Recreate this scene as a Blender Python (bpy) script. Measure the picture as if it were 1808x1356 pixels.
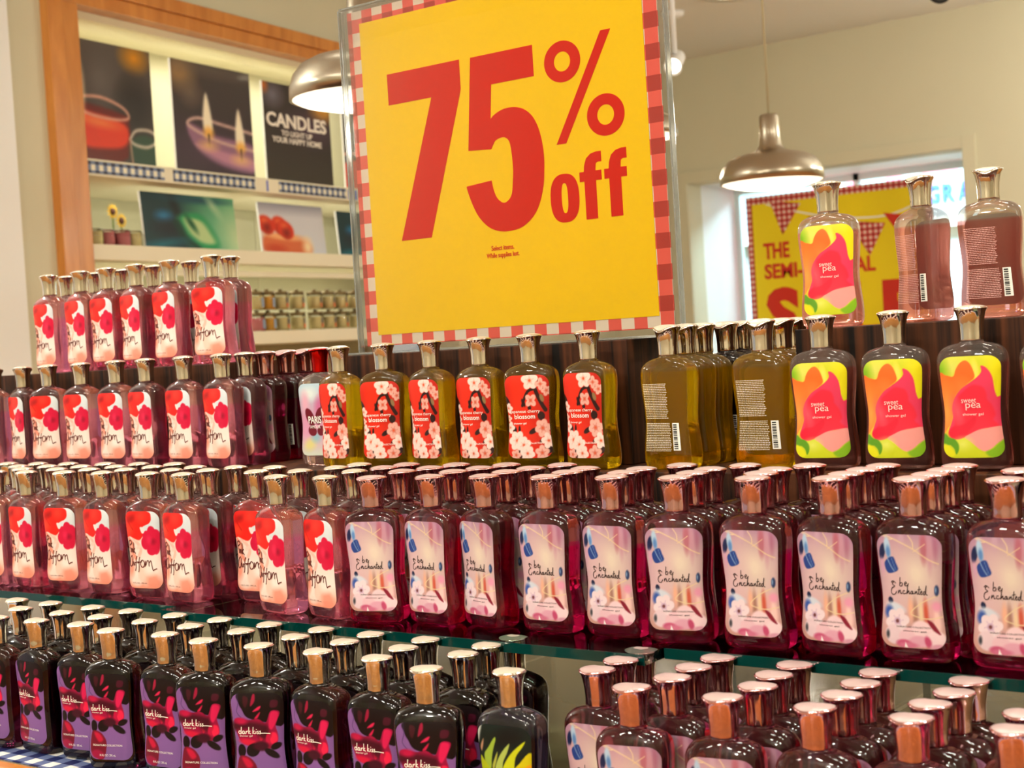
import bpy, bmesh, math, random
import numpy as np
from mathutils import Vector, Matrix
random.seed(4)
S = bpy.context.scene
COL = S.collection
for o in list(bpy.data.objects): bpy.data.objects.remove(o)

# ------------------------------------------------------------------ camera
cd = bpy.data.cameras.new('camera'); cam = bpy.data.objects.new('camera', cd); COL.objects.link(cam)
yaw, pitch, roll = (math.radians(v) for v in (37.0, 1.63, -3.46))
fw = Vector((-math.sin(yaw)*math.cos(pitch), math.cos(yaw)*math.cos(pitch), -math.sin(pitch)))
rt = Vector((math.cos(yaw), math.sin(yaw), 0)); up = rt.cross(fw)
r2 = rt*math.cos(roll)+up*math.sin(roll); u2 = up*math.cos(roll)-rt*math.sin(roll)
cam.matrix_world = Matrix((( r2.x, u2.x, -fw.x, 0), (r2.y, u2.y, -fw.y, 0), (r2.z, u2.z, -fw.z, 0), (0, 0, 0, 1)))
cd.sensor_width = 24.43; cd.lens = 35.0; cd.clip_start = .05
cd.dof.use_dof = True; cd.dof.focus_distance = 2.0; cd.dof.aperture_fstop = 6.3
S.camera = cam

# ------------------------------------------------------------------ view, world, render quality
S.view_settings.view_transform = 'Standard'; S.view_settings.look = 'None'
S.view_settings.gamma = 1; S.view_settings.use_curve_mapping = False
S.view_settings.exposure = 0.6
cy = S.cycles
cy.max_bounces = 10; cy.diffuse_bounces = 3; cy.glossy_bounces = 5; cy.transmission_bounces = 8; cy.transparent_max_bounces = 20
cy.caustics_reflective = False; cy.caustics_refractive = False; cy.sample_clamp_indirect = 5
w = bpy.data.worlds.new('world'); S.world = w; w.use_nodes = True
w.node_tree.nodes['Background'].inputs[0].default_value = (1, .95, .88, 1)
w.node_tree.nodes['Background'].inputs[1].default_value = .3

CEIL, FLOOR, BACK = 1.93, -1.45, 9.2
def lamp(name, kind, loc, energy, color=(1, .84, .62), target=None, **kw):
    d = bpy.data.lights.new(name, kind); d.energy = energy; d.color = color
    for k, v in kw.items(): setattr(d, k, v)
    o = bpy.data.objects.new(name, d); COL.objects.link(o); o.location = loc
    if target is not None: o.rotation_euler = (Vector(target)-Vector(loc)).to_track_quat('-Z', 'Y').to_euler()
    return o
WARM = (1, .935, .82)
# ceiling spotlights over the aisle in front of the display and above it
for i in range(8):
    x = -3.4+.5*i
    lamp('ceiling_spot', 'SPOT', (x, -.5, CEIL-.06), 28, WARM, (x*.85-.25, 1.5, -.3), spot_size=math.radians(62), spot_blend=.7, shadow_soft_size=.1)
for i in range(9):
    x = -3.2+.4*i
    lamp('ceiling_spot', 'SPOT', (x, 1.25+.12*(i % 2), CEIL-.06), 12, WARM, (x-.05, 1.5, -.3), spot_size=math.radians(66), spot_blend=.7, shadow_soft_size=.1)
for i in range(7):
    x = -3.0+.5*i
    lamp('ceiling_spot', 'SPOT', (x, 2.6, CEIL-.06), 17, WARM, (x, 1.7, -.2), spot_size=math.radians(70), spot_blend=.7, shadow_soft_size=.1)
# fill lights added out of view to brighten ceiling and walls
for loc, e in (((1.8, 1.5, 1.45), 75), ((-.6, -2.0, 1.45), 75), ((-4.3, 1.5, 1.45), 30), ((-.9, 6.4, 1.2), 30), ((-1.35, 8.2, 1.2), 38), ((1.5, 4.5, 1.45), 42), ((-5.7, -1.2, 1.45), 60)):
    lamp('fill_light', 'POINT', loc, e, WARM, shadow_soft_size=.12)

# ------------------------------------------------------------------ helpers
def lin(r, g=None, b=None):
    if g is None: r, g, b = r
    return tuple(((c/255)/12.92 if c/255 <= .04045 else ((c/255+.055)/1.055)**2.4) for c in (r, g, b))
def link(o, parent=None):
    COL.objects.link(o)
    if parent: o.parent = parent
    return o
def tag(o, label=None, cat=None, group=None, kind=None):
    for k, v in (('label', label), ('category', cat), ('group', group), ('kind', kind)):
        if v: o[k] = v
    return o
def empty(name, loc=(0, 0, 0), rz=0, parent=None):
    o = bpy.data.objects.new(name, None); o.empty_display_size = .05; o.location = loc; o.rotation_euler = (0, 0, rz)
    return link(o, parent)
def mesh(name, verts, faces, mat=None, smooth=False):
    me = bpy.data.meshes.new(name); me.from_pydata([tuple(v) for v in verts], [], faces)
    if mat: me.materials.append(mat)
    if smooth: me.polygons.foreach_set('use_smooth', [True]*len(me.polygons))
    me.update(); return me
def obj(name, me, parent=None, loc=(0, 0, 0), rz=0):
    o = bpy.data.objects.new(name, me); o.location = loc; o.rotation_euler = (0, 0, rz)
    return link(o, parent)
def boxes(name, lst, mat, bevel=0):
    bm = bmesh.new()
    for (x0, x1, y0, y1, z0, z1) in lst:
        r = bmesh.ops.create_cube(bm, size=1)
        for v in r['verts']: v.co = ((x0+x1)/2+v.co.x*(x1-x0), (y0+y1)/2+v.co.y*(y1-y0), (z0+z1)/2+v.co.z*(z1-z0))
    if bevel: bmesh.ops.bevel(bm, geom=bm.edges[:], offset=bevel, segments=2, affect='EDGES', profile=.6)
    me = bpy.data.meshes.new(name); bm.to_mesh(me); bm.free(); me.materials.append(mat); return me
def box(name, x0, x1, y0, y1, z0, z1, mat, parent=None, bevel=0):
    return obj(name, boxes(name, [(x0, x1, y0, y1, z0, z1)], mat, bevel), parent)
def lathe(name, prof, n, mat, smooth=True, warp=None):
    V, F = [], []
    for (r, z) in prof:
        for k in range(n):
            a = 2*math.pi*k/n; p = (r*math.cos(a), r*math.sin(a), z)
            V.append(warp(p, a, r, z) if warp else p)
    for i in range(len(prof)-1):
        for k in range(n): F.append((i*n+k, i*n+(k+1) % n, (i+1)*n+(k+1) % n, (i+1)*n+k))
    if prof[0][0] > 1e-5: F.append(tuple(range(n-1, -1, -1)))
    if prof[-1][0] > 1e-5: F.append(tuple((len(prof)-1)*n+k for k in range(n)))
    return mesh(name, V, F, mat, smooth)
def tube(name, pts, rad, mat, n=8):
    V, F = [], []
    pts = [Vector(p) for p in pts]
    for i, p in enumerate(pts):
        d = (pts[min(i+1, len(pts)-1)]-pts[max(i-1, 0)]).normalized()
        a = d.orthogonal().normalized(); b = d.cross(a)
        for k in range(n):
            t = 2*math.pi*k/n; V.append(p+a*rad*math.cos(t)+b*rad*math.sin(t))
    for i in range(len(pts)-1):
        for k in range(n): F.append((i*n+k, i*n+(k+1) % n, (i+1)*n+(k+1) % n, (i+1)*n+k))
    F.append(tuple(range(n-1, -1, -1))); F.append(tuple((len(pts)-1)*n+k for k in range(n)))
    return mesh(name, V, F, mat, True)
def smoothpts(P, k=6, closed=False):
    P = [np.array(p, float) for p in P]; n = len(P); out = []
    for i in range(n if closed else n-1):
        g = (lambda j: P[j % n]) if closed else (lambda j: P[min(max(j, 0), n-1)])
        a, b, c, d = g(i-1), g(i), g(i+1), g(i+2)
        for s in range(k):
            t = s/k; out.append(.5*((2*b)+(c-a)*t+(2*a-5*b+4*c-d)*t*t+(3*b-a-3*c+d)*t**3))
    if not closed: out.append(P[-1])
    return out
ORD = ['', 'first', 'second', 'third', 'fourth', 'fifth', 'sixth', 'seventh', 'eighth', 'ninth', 'tenth', 'eleventh', 'twelfth', 'thirteenth',
       'fourteenth', 'fifteenth', 'sixteenth', 'seventeenth', 'eighteenth', 'nineteenth', 'twentieth', 'twenty-first']

# ------------------------------------------------------------------ materials
def newmat(name):
    m = bpy.data.materials.new(name); m.use_nodes = True; nt = m.node_tree
    return m, nt, nt.nodes['Principled BSDF']
def pm(name, rgb, rough=.5, metal=0, spec=None, coat=0, emit=None, es=0, noise=0, nscale=20, trans=0, ior=None):
    m, nt, p = newmat(name); c = lin(rgb)
    p.inputs['Base Color'].default_value = (*c, 1); p.inputs['Roughness'].default_value = rough; p.inputs['Metallic'].default_value = metal
    if spec is not None: p.inputs['Specular IOR Level'].default_value = spec
    if coat: p.inputs['Coat Weight'].default_value = coat; p.inputs['Coat Roughness'].default_value = .06
    if emit: p.inputs['Emission Color'].default_value = (*lin(emit), 1); p.inputs['Emission Strength'].default_value = es
    if trans: p.inputs['Transmission Weight'].default_value = trans
    if ior: p.inputs['IOR'].default_value = ior
    if noise:
        t = nt.nodes.new('ShaderNodeTexCoord'); n = nt.nodes.new('ShaderNodeTexNoise'); n.inputs['Scale'].default_value = nscale; n.inputs['Detail'].default_value = 4
        r = nt.nodes.new('ShaderNodeValToRGB')
        r.color_ramp.elements[0].color = (*[v*(1-noise) for v in c], 1); r.color_ramp.elements[1].color = (*[min(1, v*(1+noise*.5)) for v in c], 1)
        nt.links.new(t.outputs['Object'], n.inputs['Vector']); nt.links.new(n.outputs['Fac'], r.inputs[0]); nt.links.new(r.outputs[0], p.inputs['Base Color'])
    return m
def wood(name, c0, c1, scale, rough=.35, coat=.2, dist=1.5):
    m, nt, p = newmat(name)
    t = nt.nodes.new('ShaderNodeTexCoord'); mp = nt.nodes.new('ShaderNodeMapping'); mp.inputs['Scale'].default_value = scale
    n = nt.nodes.new('ShaderNodeTexNoise'); n.inputs['Scale'].default_value = 1; n.inputs['Detail'].default_value = 6; n.inputs['Distortion'].default_value = dist
    r = nt.nodes.new('ShaderNodeValToRGB'); r.color_ramp.elements[0].position = .35; r.color_ramp.elements[1].position = .68
    r.color_ramp.elements[0].color = (*lin(c0), 1); r.color_ramp.elements[1].color = (*lin(c1), 1)
    nt.links.new(t.outputs['Object'], mp.inputs[0]); nt.links.new(mp.outputs[0], n.inputs['Vector']); nt.links.new(n.outputs['Fac'], r.inputs[0])
    nt.links.new(r.outputs[0], p.inputs['Base Color']); p.inputs['Roughness'].default_value = rough; p.inputs['Coat Weight'].default_value = coat; p.inputs['Coat Roughness'].default_value = .15
    if not coat: p.inputs['Specular IOR Level'].default_value = .2
    return m
def gingham(name, cell, cols, ax=('X', 'Z'), off=(0, 0), rough=.4, coat=0):
    m, nt, p = newmat(name); N = nt.nodes; Lk = nt.links
    t = N.new('ShaderNodeTexCoord'); s = N.new('ShaderNodeSeparateXYZ'); Lk.new(t.outputs['Object'], s.inputs[0])
    bits = []
    for a, o in zip(ax, off):
        ad = N.new('ShaderNodeMath'); ad.operation = 'MULTIPLY_ADD'; ad.inputs[1].default_value = 1/(2*cell); ad.inputs[2].default_value = 50+o
        fr = N.new('ShaderNodeMath'); fr.operation = 'FRACT'; gt = N.new('ShaderNodeMath'); gt.operation = 'GREATER_THAN'; gt.inputs[1].default_value = .5
        Lk.new(s.outputs[a], ad.inputs[0]); Lk.new(ad.outputs[0], fr.inputs[0]); Lk.new(fr.outputs[0], gt.inputs[0]); bits.append(gt)
    sm = N.new('ShaderNodeMath'); sm.operation = 'ADD'; Lk.new(bits[0].outputs[0], sm.inputs[0]); Lk.new(bits[1].outputs[0], sm.inputs[1])
    hf = N.new('ShaderNodeMath'); hf.operation = 'MULTIPLY'; hf.inputs[1].default_value = .5; Lk.new(sm.outputs[0], hf.inputs[0])
    r = N.new('ShaderNodeValToRGB'); r.color_ramp.interpolation = 'CONSTANT'
    e = r.color_ramp.elements; e[0].color = (*lin(cols[0]), 1); e[1].position = .75; e[1].color = (*lin(cols[2]), 1)
    k = e.new(.25); k.color = (*lin(cols[1]), 1)
    Lk.new(hf.outputs[0], r.inputs[0]); Lk.new(r.outputs[0], p.inputs['Base Color']); p.inputs['Roughness'].default_value = rough
    p.inputs['Coat Weight'].default_value = coat; p.inputs['Coat Roughness'].default_value = .03
    return m
def liquid(name, low, high, level, milk=.12, rough=.03, ior=1.40, thin=.12):
    """bottle filled with gel: tinted transmission, weaker tint above the fill level"""
    m, nt, p = newmat(name); N = nt.nodes; Lk = nt.links
    t = N.new('ShaderNodeTexCoord'); s = N.new('ShaderNodeSeparateXYZ'); Lk.new(t.outputs['Object'], s.inputs[0])
    mr = N.new('ShaderNodeMapRange'); mr.inputs['From Min'].default_value = level-.0006; mr.inputs['From Max'].default_value = level+.0006
    Lk.new(s.outputs['Z'], mr.inputs['Value'])
    mx = N.new('ShaderNodeMix'); mx.data_type = 'RGBA'; mx.inputs['A'].default_value = (*lin(low), 1); mx.inputs['B'].default_value = (*lin(high), 1)
    Lk.new(mr.outputs[0], mx.inputs['Factor'])
    Lk.new(mx.outputs['Result'], p.inputs['Base Color'])
    p.inputs['Transmission Weight'].default_value = 1; p.inputs['Roughness'].default_value = rough; p.inputs['IOR'].default_value = ior
    p.inputs['Coat Weight'].default_value = .35; p.inputs['Coat Roughness'].default_value = .07
    d = N.new('ShaderNodeBsdfTranslucent'); Lk.new(mx.outputs['Result'], d.inputs['Color'])
    df = N.new('ShaderNodeBsdfDiffuse'); Lk.new(mx.outputs['Result'], df.inputs['Color'])
    dd = N.new('ShaderNodeMixShader'); Lk.new(d.outputs[0], dd.inputs[1]); Lk.new(df.outputs[0], dd.inputs[2])
    tp = N.new('ShaderNodeBsdfTransparent'); gmn = N.new('ShaderNodeGamma'); gmn.inputs[1].default_value = .5; Lk.new(mx.outputs['Result'], gmn.inputs[0]); Lk.new(gmn.outputs[0], tp.inputs['Color'])
    m0 = N.new('ShaderNodeMixShader'); m0.inputs[0].default_value = thin; Lk.new(p.outputs[0], m0.inputs[1]); Lk.new(tp.outputs[0], m0.inputs[2])
    ms = N.new('ShaderNodeMixShader'); ms.inputs[0].default_value = milk
    Lk.new(m0.outputs[0], ms.inputs[1]); Lk.new(dd.outputs[0], ms.inputs[2])
    Lk.new(ms.outputs[0], N['Material Output'].inputs['Surface'])
    return m
def clear(name, tint=(255, 255, 255), gloss=1.0, rough=.02):
    """thin clear sheet: see-through with a Fresnel reflection"""
    m, nt, p = newmat(name); N = nt.nodes; Lk = nt.links; N.remove(p)
    tr = N.new('ShaderNodeBsdfTransparent'); tr.inputs[0].default_value = (*lin(tint), 1)
    gl = N.new('ShaderNodeBsdfGlossy'); gl.inputs['Roughness'].default_value = rough
    fr = N.new('ShaderNodeFresnel'); fr.inputs[0].default_value = 1.45
    mu = N.new('ShaderNodeMath'); mu.operation = 'MULTIPLY'; mu.inputs[1].default_value = gloss; Lk.new(fr.outputs[0], mu.inputs[0])
    ms = N.new('ShaderNodeMixShader'); Lk.new(mu.outputs[0], ms.inputs[0]); Lk.new(tr.outputs[0], ms.inputs[1]); Lk.new(gl.outputs[0], ms.inputs[2])
    Lk.new(ms.outputs[0], N['Material Output'].inputs['Surface']); return m
def printed(name, rough=.35, coat=.3):
    m, nt, p = newmat(name); a = nt.nodes.new('ShaderNodeVertexColor'); a.layer_name = 'print'
    gm = nt.nodes.new('ShaderNodeNewGeometry'); mx = nt.nodes.new('ShaderNodeMix'); mx.data_type = 'RGBA'; mx.inputs['B'].default_value = (*lin(246, 236, 214), 1)   # paper back is white
    nt.links.new(gm.outputs['Backfacing'], mx.inputs['Factor']); nt.links.new(a.outputs[0], mx.inputs['A']); nt.links.new(mx.outputs['Result'], p.inputs['Base Color']); p.inputs['Roughness'].default_value = rough
    p.inputs['Coat Weight'].default_value = coat; p.inputs['Coat Roughness'].default_value = .05; p.inputs['Specular IOR Level'].default_value = .25
    return m
M = dict(
    cream=pm('cream_wall', (216, 213, 186), .7, noise=.03, nscale=3), ceil=pm('ceiling_paint', (236, 237, 232), .8, noise=.02, nscale=2),
    floor=wood('floor_wood', (158, 96, 40), (204, 140, 72), (1.2, 14, 1), .4, .2), ebony=wood('ebony_veneer', (12, 7, 5), (92, 50, 26), (70, 70, 2.5), .5, .0, .6),
    honey=wood('honey_wood', (196, 122, 48), (222, 150, 70), (9, 9, 1.5), .35, .3), shelf=pm('shelf_paint', (240, 234, 208), .5, noise=.02, nscale=8),
    panel=pm('shelf_back_panel', (205, 203, 172), .6, noise=.03, nscale=4), header=pm('niche_header', (222, 214, 182), .6),
    silver=pm('chrome_cap', (232, 226, 214), .07, 1), mauve=pm('mauve_metal_cap', (228, 176, 180), .09, 1), redcap=pm('red_metal_cap', (205, 22, 18), .12, 1),
    captop=pm('satin_cap_top', (206, 198, 178), .35, .3), captopm=pm('satin_mauve_cap_top', (196, 172, 168), .35, .3),
    steel=pm('brushed_nickel', (186, 178, 160), .28, 1), white=pm('white_enamel', (250, 246, 235), .5, emit=(255, 240, 212), es=1.2),
    bulb=pm('lamp_bulb', (255, 240, 210), .4, emit=(255, 236, 200), es=6), cord=pm('pendant_cord', (190, 178, 140), .6),
    lightpaint=pm('white_paint', (244, 246, 246), .5), black=pm('black_metal', (40, 38, 36), .35, .6),
    label=printed('printed_label', .45, .08), poster=printed('printed_poster', .3, .2),
    glass=clear('shelf_glass', (226, 244, 238), 1.0), acryl=clear('acrylic_sheet', (252, 252, 252), .45), pane=clear('window_glass', (235, 248, 248), .8),
    teal=pm('glass_edge', (2, 62, 58), .1, coat=.3, noise=.6, nscale=9), acedge=pm('acrylic_edge', (214, 222, 224), .08, trans=.85),
    yellow=pm('yellow_print', (246, 200, 0), .5, spec=.1, noise=.06, nscale=6), red=pm('red_print', (208, 22, 2), .5, spec=.08), ivory=pm('ivory_print', (255, 250, 240), .5),
    pinkw=pm('pale_print', (255, 214, 206), .5), inkbrown=pm('brown_ink', (96, 30, 20), .5), inkdark=pm('dark_ink', (52, 34, 36), .5), ink=pm('back_print_ink', (238, 224, 188), .6),
    inkp=pm('back_print_ink_pale', (226, 170, 160), .6), barw=pm('barcode_white', (240, 238, 228), .5), barb=pm('barcode_black', (20, 20, 20), .6),
    table=pm('table_top_laminate', (150, 130, 92), .16, coat=.5, noise=.35, nscale=5),
    bgingham=gingham('blue_gingham_paper', .02, ((236, 234, 226), (96, 110, 150), (24, 34, 84)), ('X', 'Y')),
    rgingham=gingham('red_gingham_print', .022, ((226, 208, 186), (226, 82, 66), (170, 34, 16)), ('X', 'Z'), (0, 0), .5, 0),
    sgingham=gingham('small_red_gingham', .02, ((236, 214, 200), (214, 70, 64), (160, 28, 26)), ('X', 'Z')),
    strip=gingham('blue_gingham_strip', .024, ((240, 236, 214), (110, 126, 158), (18, 26, 62)), ('X', 'Z'), (0, .62)),
    redp=pm('sale_red', (216, 40, 16), .5), yelp=pm('sale_yellow', (252, 224, 0), .5, emit=(252, 214, 0), es=.0),
    blue=pm('blue_letter', (40, 84, 220), .5), bluep=pm('blue_tab', (60, 96, 214), .5), pinkp=pm('pink_bunting', (232, 120, 140), .6),
    mall=pm('mall_wall', (172, 184, 190), .6, noise=.05, nscale=2), wax=pm('cream_wax', (246, 224, 150), .5), waxo=pm('orange_wax', (244, 172, 40), .5), waxp=pm('pink_wax', (224, 120, 120), .5),
    lid=pm('jar_lid', (120, 104, 72), .3, .8), jarlab=pm('jar_label_grey', (120, 112, 100), .6), jarlabo=pm('jar_label_orange', (222, 120, 70), .6), jarblue=pm('jar_label_blue', (150, 168, 190), .6),
    petal=pm('sunflower_petal', (240, 196, 30), .6), seed=pm('sunflower_centre', (90, 46, 16), .7), stem=pm('green_stem', (110, 130, 60), .6),
    mint=pm('mint_frame', (206, 232, 226), .4),
    c=liquid('pink_gel', (250, 140, 176), (232, 166, 168), .107, .07), e=liquid('magenta_gel', (226, 20, 96), (200, 110, 116), .107, .04), y=liquid('golden_gel', (255, 206, 18), (240, 206, 112), .130, .07, thin=.3),
    p=liquid('rose_gel', (240, 164, 154), (238, 226, 216), .126, .07, thin=.42), d=liquid('plum_black_gel', (54, 10, 30), (96, 74, 70), .122, .04), t=liquid('slate_gel', (60, 58, 92), (140, 138, 150), .122, .08),
    a=liquid('clear_gel', (240, 200, 196), (236, 224, 214), .126, .1),
)

# ------------------------------------------------------------------ print artwork (painted per vertex from shapes)
class Art:
    def __init__(s, X, Y, bg):
        s.X, s.Y = X, Y; s.C = np.zeros(X.shape+(3,)); s.C[:] = bg
    def mix(s, a, col):
        a = np.clip(a, 0, 1)[..., None]; s.C = s.C*(1-a)+np.array(col, float)*a
    def sdf(s, P, closed=True):
        P = np.array(P, float); d = np.full(s.X.shape, 1e9); ins = np.zeros(s.X.shape, bool); n = len(P)
        for i in range(n if closed else n-1):
            a, b = P[i], P[(i+1) % n]; e = b-a; wx, wy = s.X-a[0], s.Y-a[1]
            t = np.clip((wx*e[0]+wy*e[1])/max(e@e, 1e-9), 0, 1)
            d = np.minimum(d, np.hypot(wx-e[0]*t, wy-e[1]*t))
            if closed:
                c = (a[1] > s.Y) != (b[1] > s.Y)
                if e[1] != 0: ins ^= c & (s.X < e[0]*(s.Y-a[1])/e[1]+a[0])
        return np.where(ins, -d, d) if closed else d
    def poly(s, P, col, soft=.5, alpha=1, sm=True):
        if sm: P = smoothpts(P, 4, True)
        s.mix(alpha*np.clip(.5-s.sdf(P)/(2*soft), 0, 1), col)
    def line(s, P, wd, col, soft=.4, alpha=1):
        P = smoothpts(P, 4); s.mix(alpha*np.clip(.5-(s.sdf(P, False)-wd/2)/(2*soft), 0, 1), col)
    def ell(s, cx, cy, rx, ry, col, rot=0, soft=.5, alpha=1):
        c, n = math.cos(math.radians(rot)), math.sin(math.radians(rot)); dx, dy = s.X-cx, s.Y-cy
        u, v = (dx*c+dy*n)/rx, (-dx*n+dy*c)/ry; r = np.hypot(u, v)
        s.mix(alpha*np.clip(.5-(r-1)*min(rx, ry)/(2*soft), 0, 1), col)
    def vgrad(s, y0, y1, col, alpha=1):
        s.mix(alpha*np.clip((s.Y-y0)/(y1-y0), 0, 1), col)
    def hgrad(s, x0, x1, col, alpha=1):
        s.mix(alpha*np.clip((s.X-x0)/(x1-x0), 0, 1), col)
    def flower(s, cx, cy, r, col=(246, 220, 210), mid=(214, 90, 60), n=5, rot=0, shade=(232, 180, 168)):
        for k in range(n):
            a = math.radians(rot+360*k/n); s.ell(cx+.55*r*math.cos(a), cy+.55*r*math.sin(a), .52*r, .42*r, col, rot+360*k/n, .6)
            s.line([(cx, cy), (cx+.5*r*math.cos(a), cy+.5*r*math.sin(a))], .1*r, shade, .5, .7)
        s.ell(cx, cy, .3*r, .3*r, shade, 0, .8, .8); s.ell(cx, cy, .15*r, .15*r, mid, 0, .6)
def setcol(me, C):
    """C: (n,3) sRGB 0..255"""
    c = np.clip(C.reshape(-1, 3)/255, 0, 1); c = np.where(c <= .04045, c/12.92, ((c+.055)/1.055)**2.4)
    at = me.color_attributes.new('print', 'FLOAT_COLOR', 'POINT'); b = np.ones((len(me.vertices), 4), np.float32); b[:len(c), :3] = c
    at.data.foreach_set('color', b.ravel())
LWmm, LHmm, LZ0 = 70.0, 117.0, .0165
def zmap(x0, x1, y0, y1):
    cx = (x0+x1)/2
    return lambda P: [((a-cx)/(x1-x0)*LWmm, (y1-b)/(y1-y0)*LHmm) for a, b in P]

def art_pea(A):
    T = zmap(2, 580, 185, 1175); t = lambda *P: T(P)
    A.C[:] = (198, 204, 26); A.vgrad(60, 117, (206, 210, 40)); A.ell(*t((120, 290))[0], 16, 14, (224, 222, 110), 0, 12, .8); A.ell(*t((0, 320))[0], 9, 12, (120, 180, 24), 0, 6, .9)
    A.ell(*t((560, 400))[0], 14, 30, (232, 218, 16), 0, 9, .9); A.ell(*t((345, 330))[0], 4, 11, (242, 226, 90), 8, 2)
    A.poly(t((-10, 375), (60, 365), (130, 378), (160, 310), (200, 250), (250, 225), (290, 250), (320, 310), (335, 390), (280, 440), (200, 500), (140, 560), (110, 640), (95, 720), (75, 820), (40, 880), (-10, 900)), (250, 108, 36))
    A.ell(*t((30, 720))[0], 9, 24, (250, 172, 84), 0, 9, .8); A.ell(*t((200, 480))[0], 8, 8, (252, 140, 66), 0, 8, .6)
    A.poly(t((395, 285), (430, 290), (470, 330), (500, 390), (515, 470), (525, 530), (550, 590), (590, 600), (590, 880), (480, 885), (400, 895), (330, 915), (270, 940), (210, 975), (150, 995), (90, 985), (55, 955), (45, 920), (60, 870), (90, 780), (88, 700), (100, 640), (140, 565), (200, 500), (290, 440), (360, 390), (400, 340)), (230, 56, 92))
    A.poly(t((300, 470), (370, 475), (420, 500), (445, 560), (450, 610), (500, 670), (530, 760), (505, 810), (560, 875), (400, 890), (210, 970), (100, 980), (50, 930), (100, 860), (115, 700), (150, 590), (200, 540)), (236, 36, 58), 1.5, .85)
    A.ell(*t((140, 720))[0], 5, 12, (236, 104, 116), 12, 5, .7)
    A.poly(t((90, 870), (200, 850), (300, 780), (330, 790), (320, 840), (270, 900), (200, 970), (120, 990), (60, 960), (50, 920)), (222, 22, 52), 1.2, .8)
    A.poly(t((210, 975), (280, 935), (350, 905), (440, 890), (590, 878), (595, 990), (520, 1040), (460, 1090), (405, 1115), (350, 1095), (300, 1050), (255, 1010)), (236, 150, 142))
    A.poly(t((405, 1125), (470, 1090), (600, 1000), (600, 1180), (470, 1180)), (120, 172, 22), 1.2, .9); A.ell(*t((190, 1040))[0], 8, 6, (226, 226, 110), 0, 6, .8)
    A.poly(t((5, 935), (60, 975), (110, 990), (150, 1040), (152, 1100), (125, 1140), (110, 1090), (70, 1050), (5, 1040)), (92, 150, 30))
    A.poly(t((5, 1040), (60, 1060), (105, 1110), (110, 1150), (60, 1170), (0, 1130)), (226, 220, 22), 1, .9)
def art_cherry(A):
    T = zmap(255, 770, 235, 1215); t = lambda *P: T(P); sc = 70/515
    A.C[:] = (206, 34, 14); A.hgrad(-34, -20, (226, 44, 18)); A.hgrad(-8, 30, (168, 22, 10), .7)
    D = (40, 12, 10)
    A.line(t((600, 350), (640, 470), (690, 580), (730, 650)), 6, D); A.line(t((620, 400), (540, 420), (490, 500), (455, 595)), 4, D); A.line(t((655, 300), (690, 390), (740, 470)), 3, D)
    for (x, y, rx, ry, r) in ((470, 560, 2.5, 6, 20), (575, 895, 8, 3.5, 25), (400, 880, 2, 6, 0), (335, 870, 3.5, 5, 30), (680, 720, 6, 6, 40), (690, 1005, 7, 3, 20), (540, 620, 3, 3, 0), (405, 1160, 3, 8, 10), (740, 1110, 8, 6, 30), (265, 530, 4, 8, 30)): A.ell(*t((x, y))[0], rx, ry, D, r)
    A.ell(*t((690, 510))[0], 3, 6, (140, 110, 70), 20)
    for (x, y, r, c, n, ro) in ((560, 300, 95, 0, 5, 20), (680, 345, 62, 1, 4, 0), (742, 425, 55, 1, 5, 40), (560, 535, 72, 1, 4, 45), (690, 865, 92, 1, 6, 10), (742, 1015, 80, 0, 5, 30), (370, 1005, 100, 0, 6, 0), (450, 1060, 85, 0, 6, 20), (490, 1160, 82, 0, 6, 50), (660, 1155, 78, 1, 5, 18), (355, 1175, 58, 1, 5, 0), (275, 620, 55, 0, 5, 0), (275, 850, 62, 0, 5, 0), (270, 740, 35, 0, 4, 0)):
        A.flower(*t((x, y))[0], r*sc, (240, 208, 198) if c == 0 else (228, 168, 154), (214, 84, 44), n, ro, (226, 166, 152) if c == 0 else (204, 108, 92))
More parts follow.
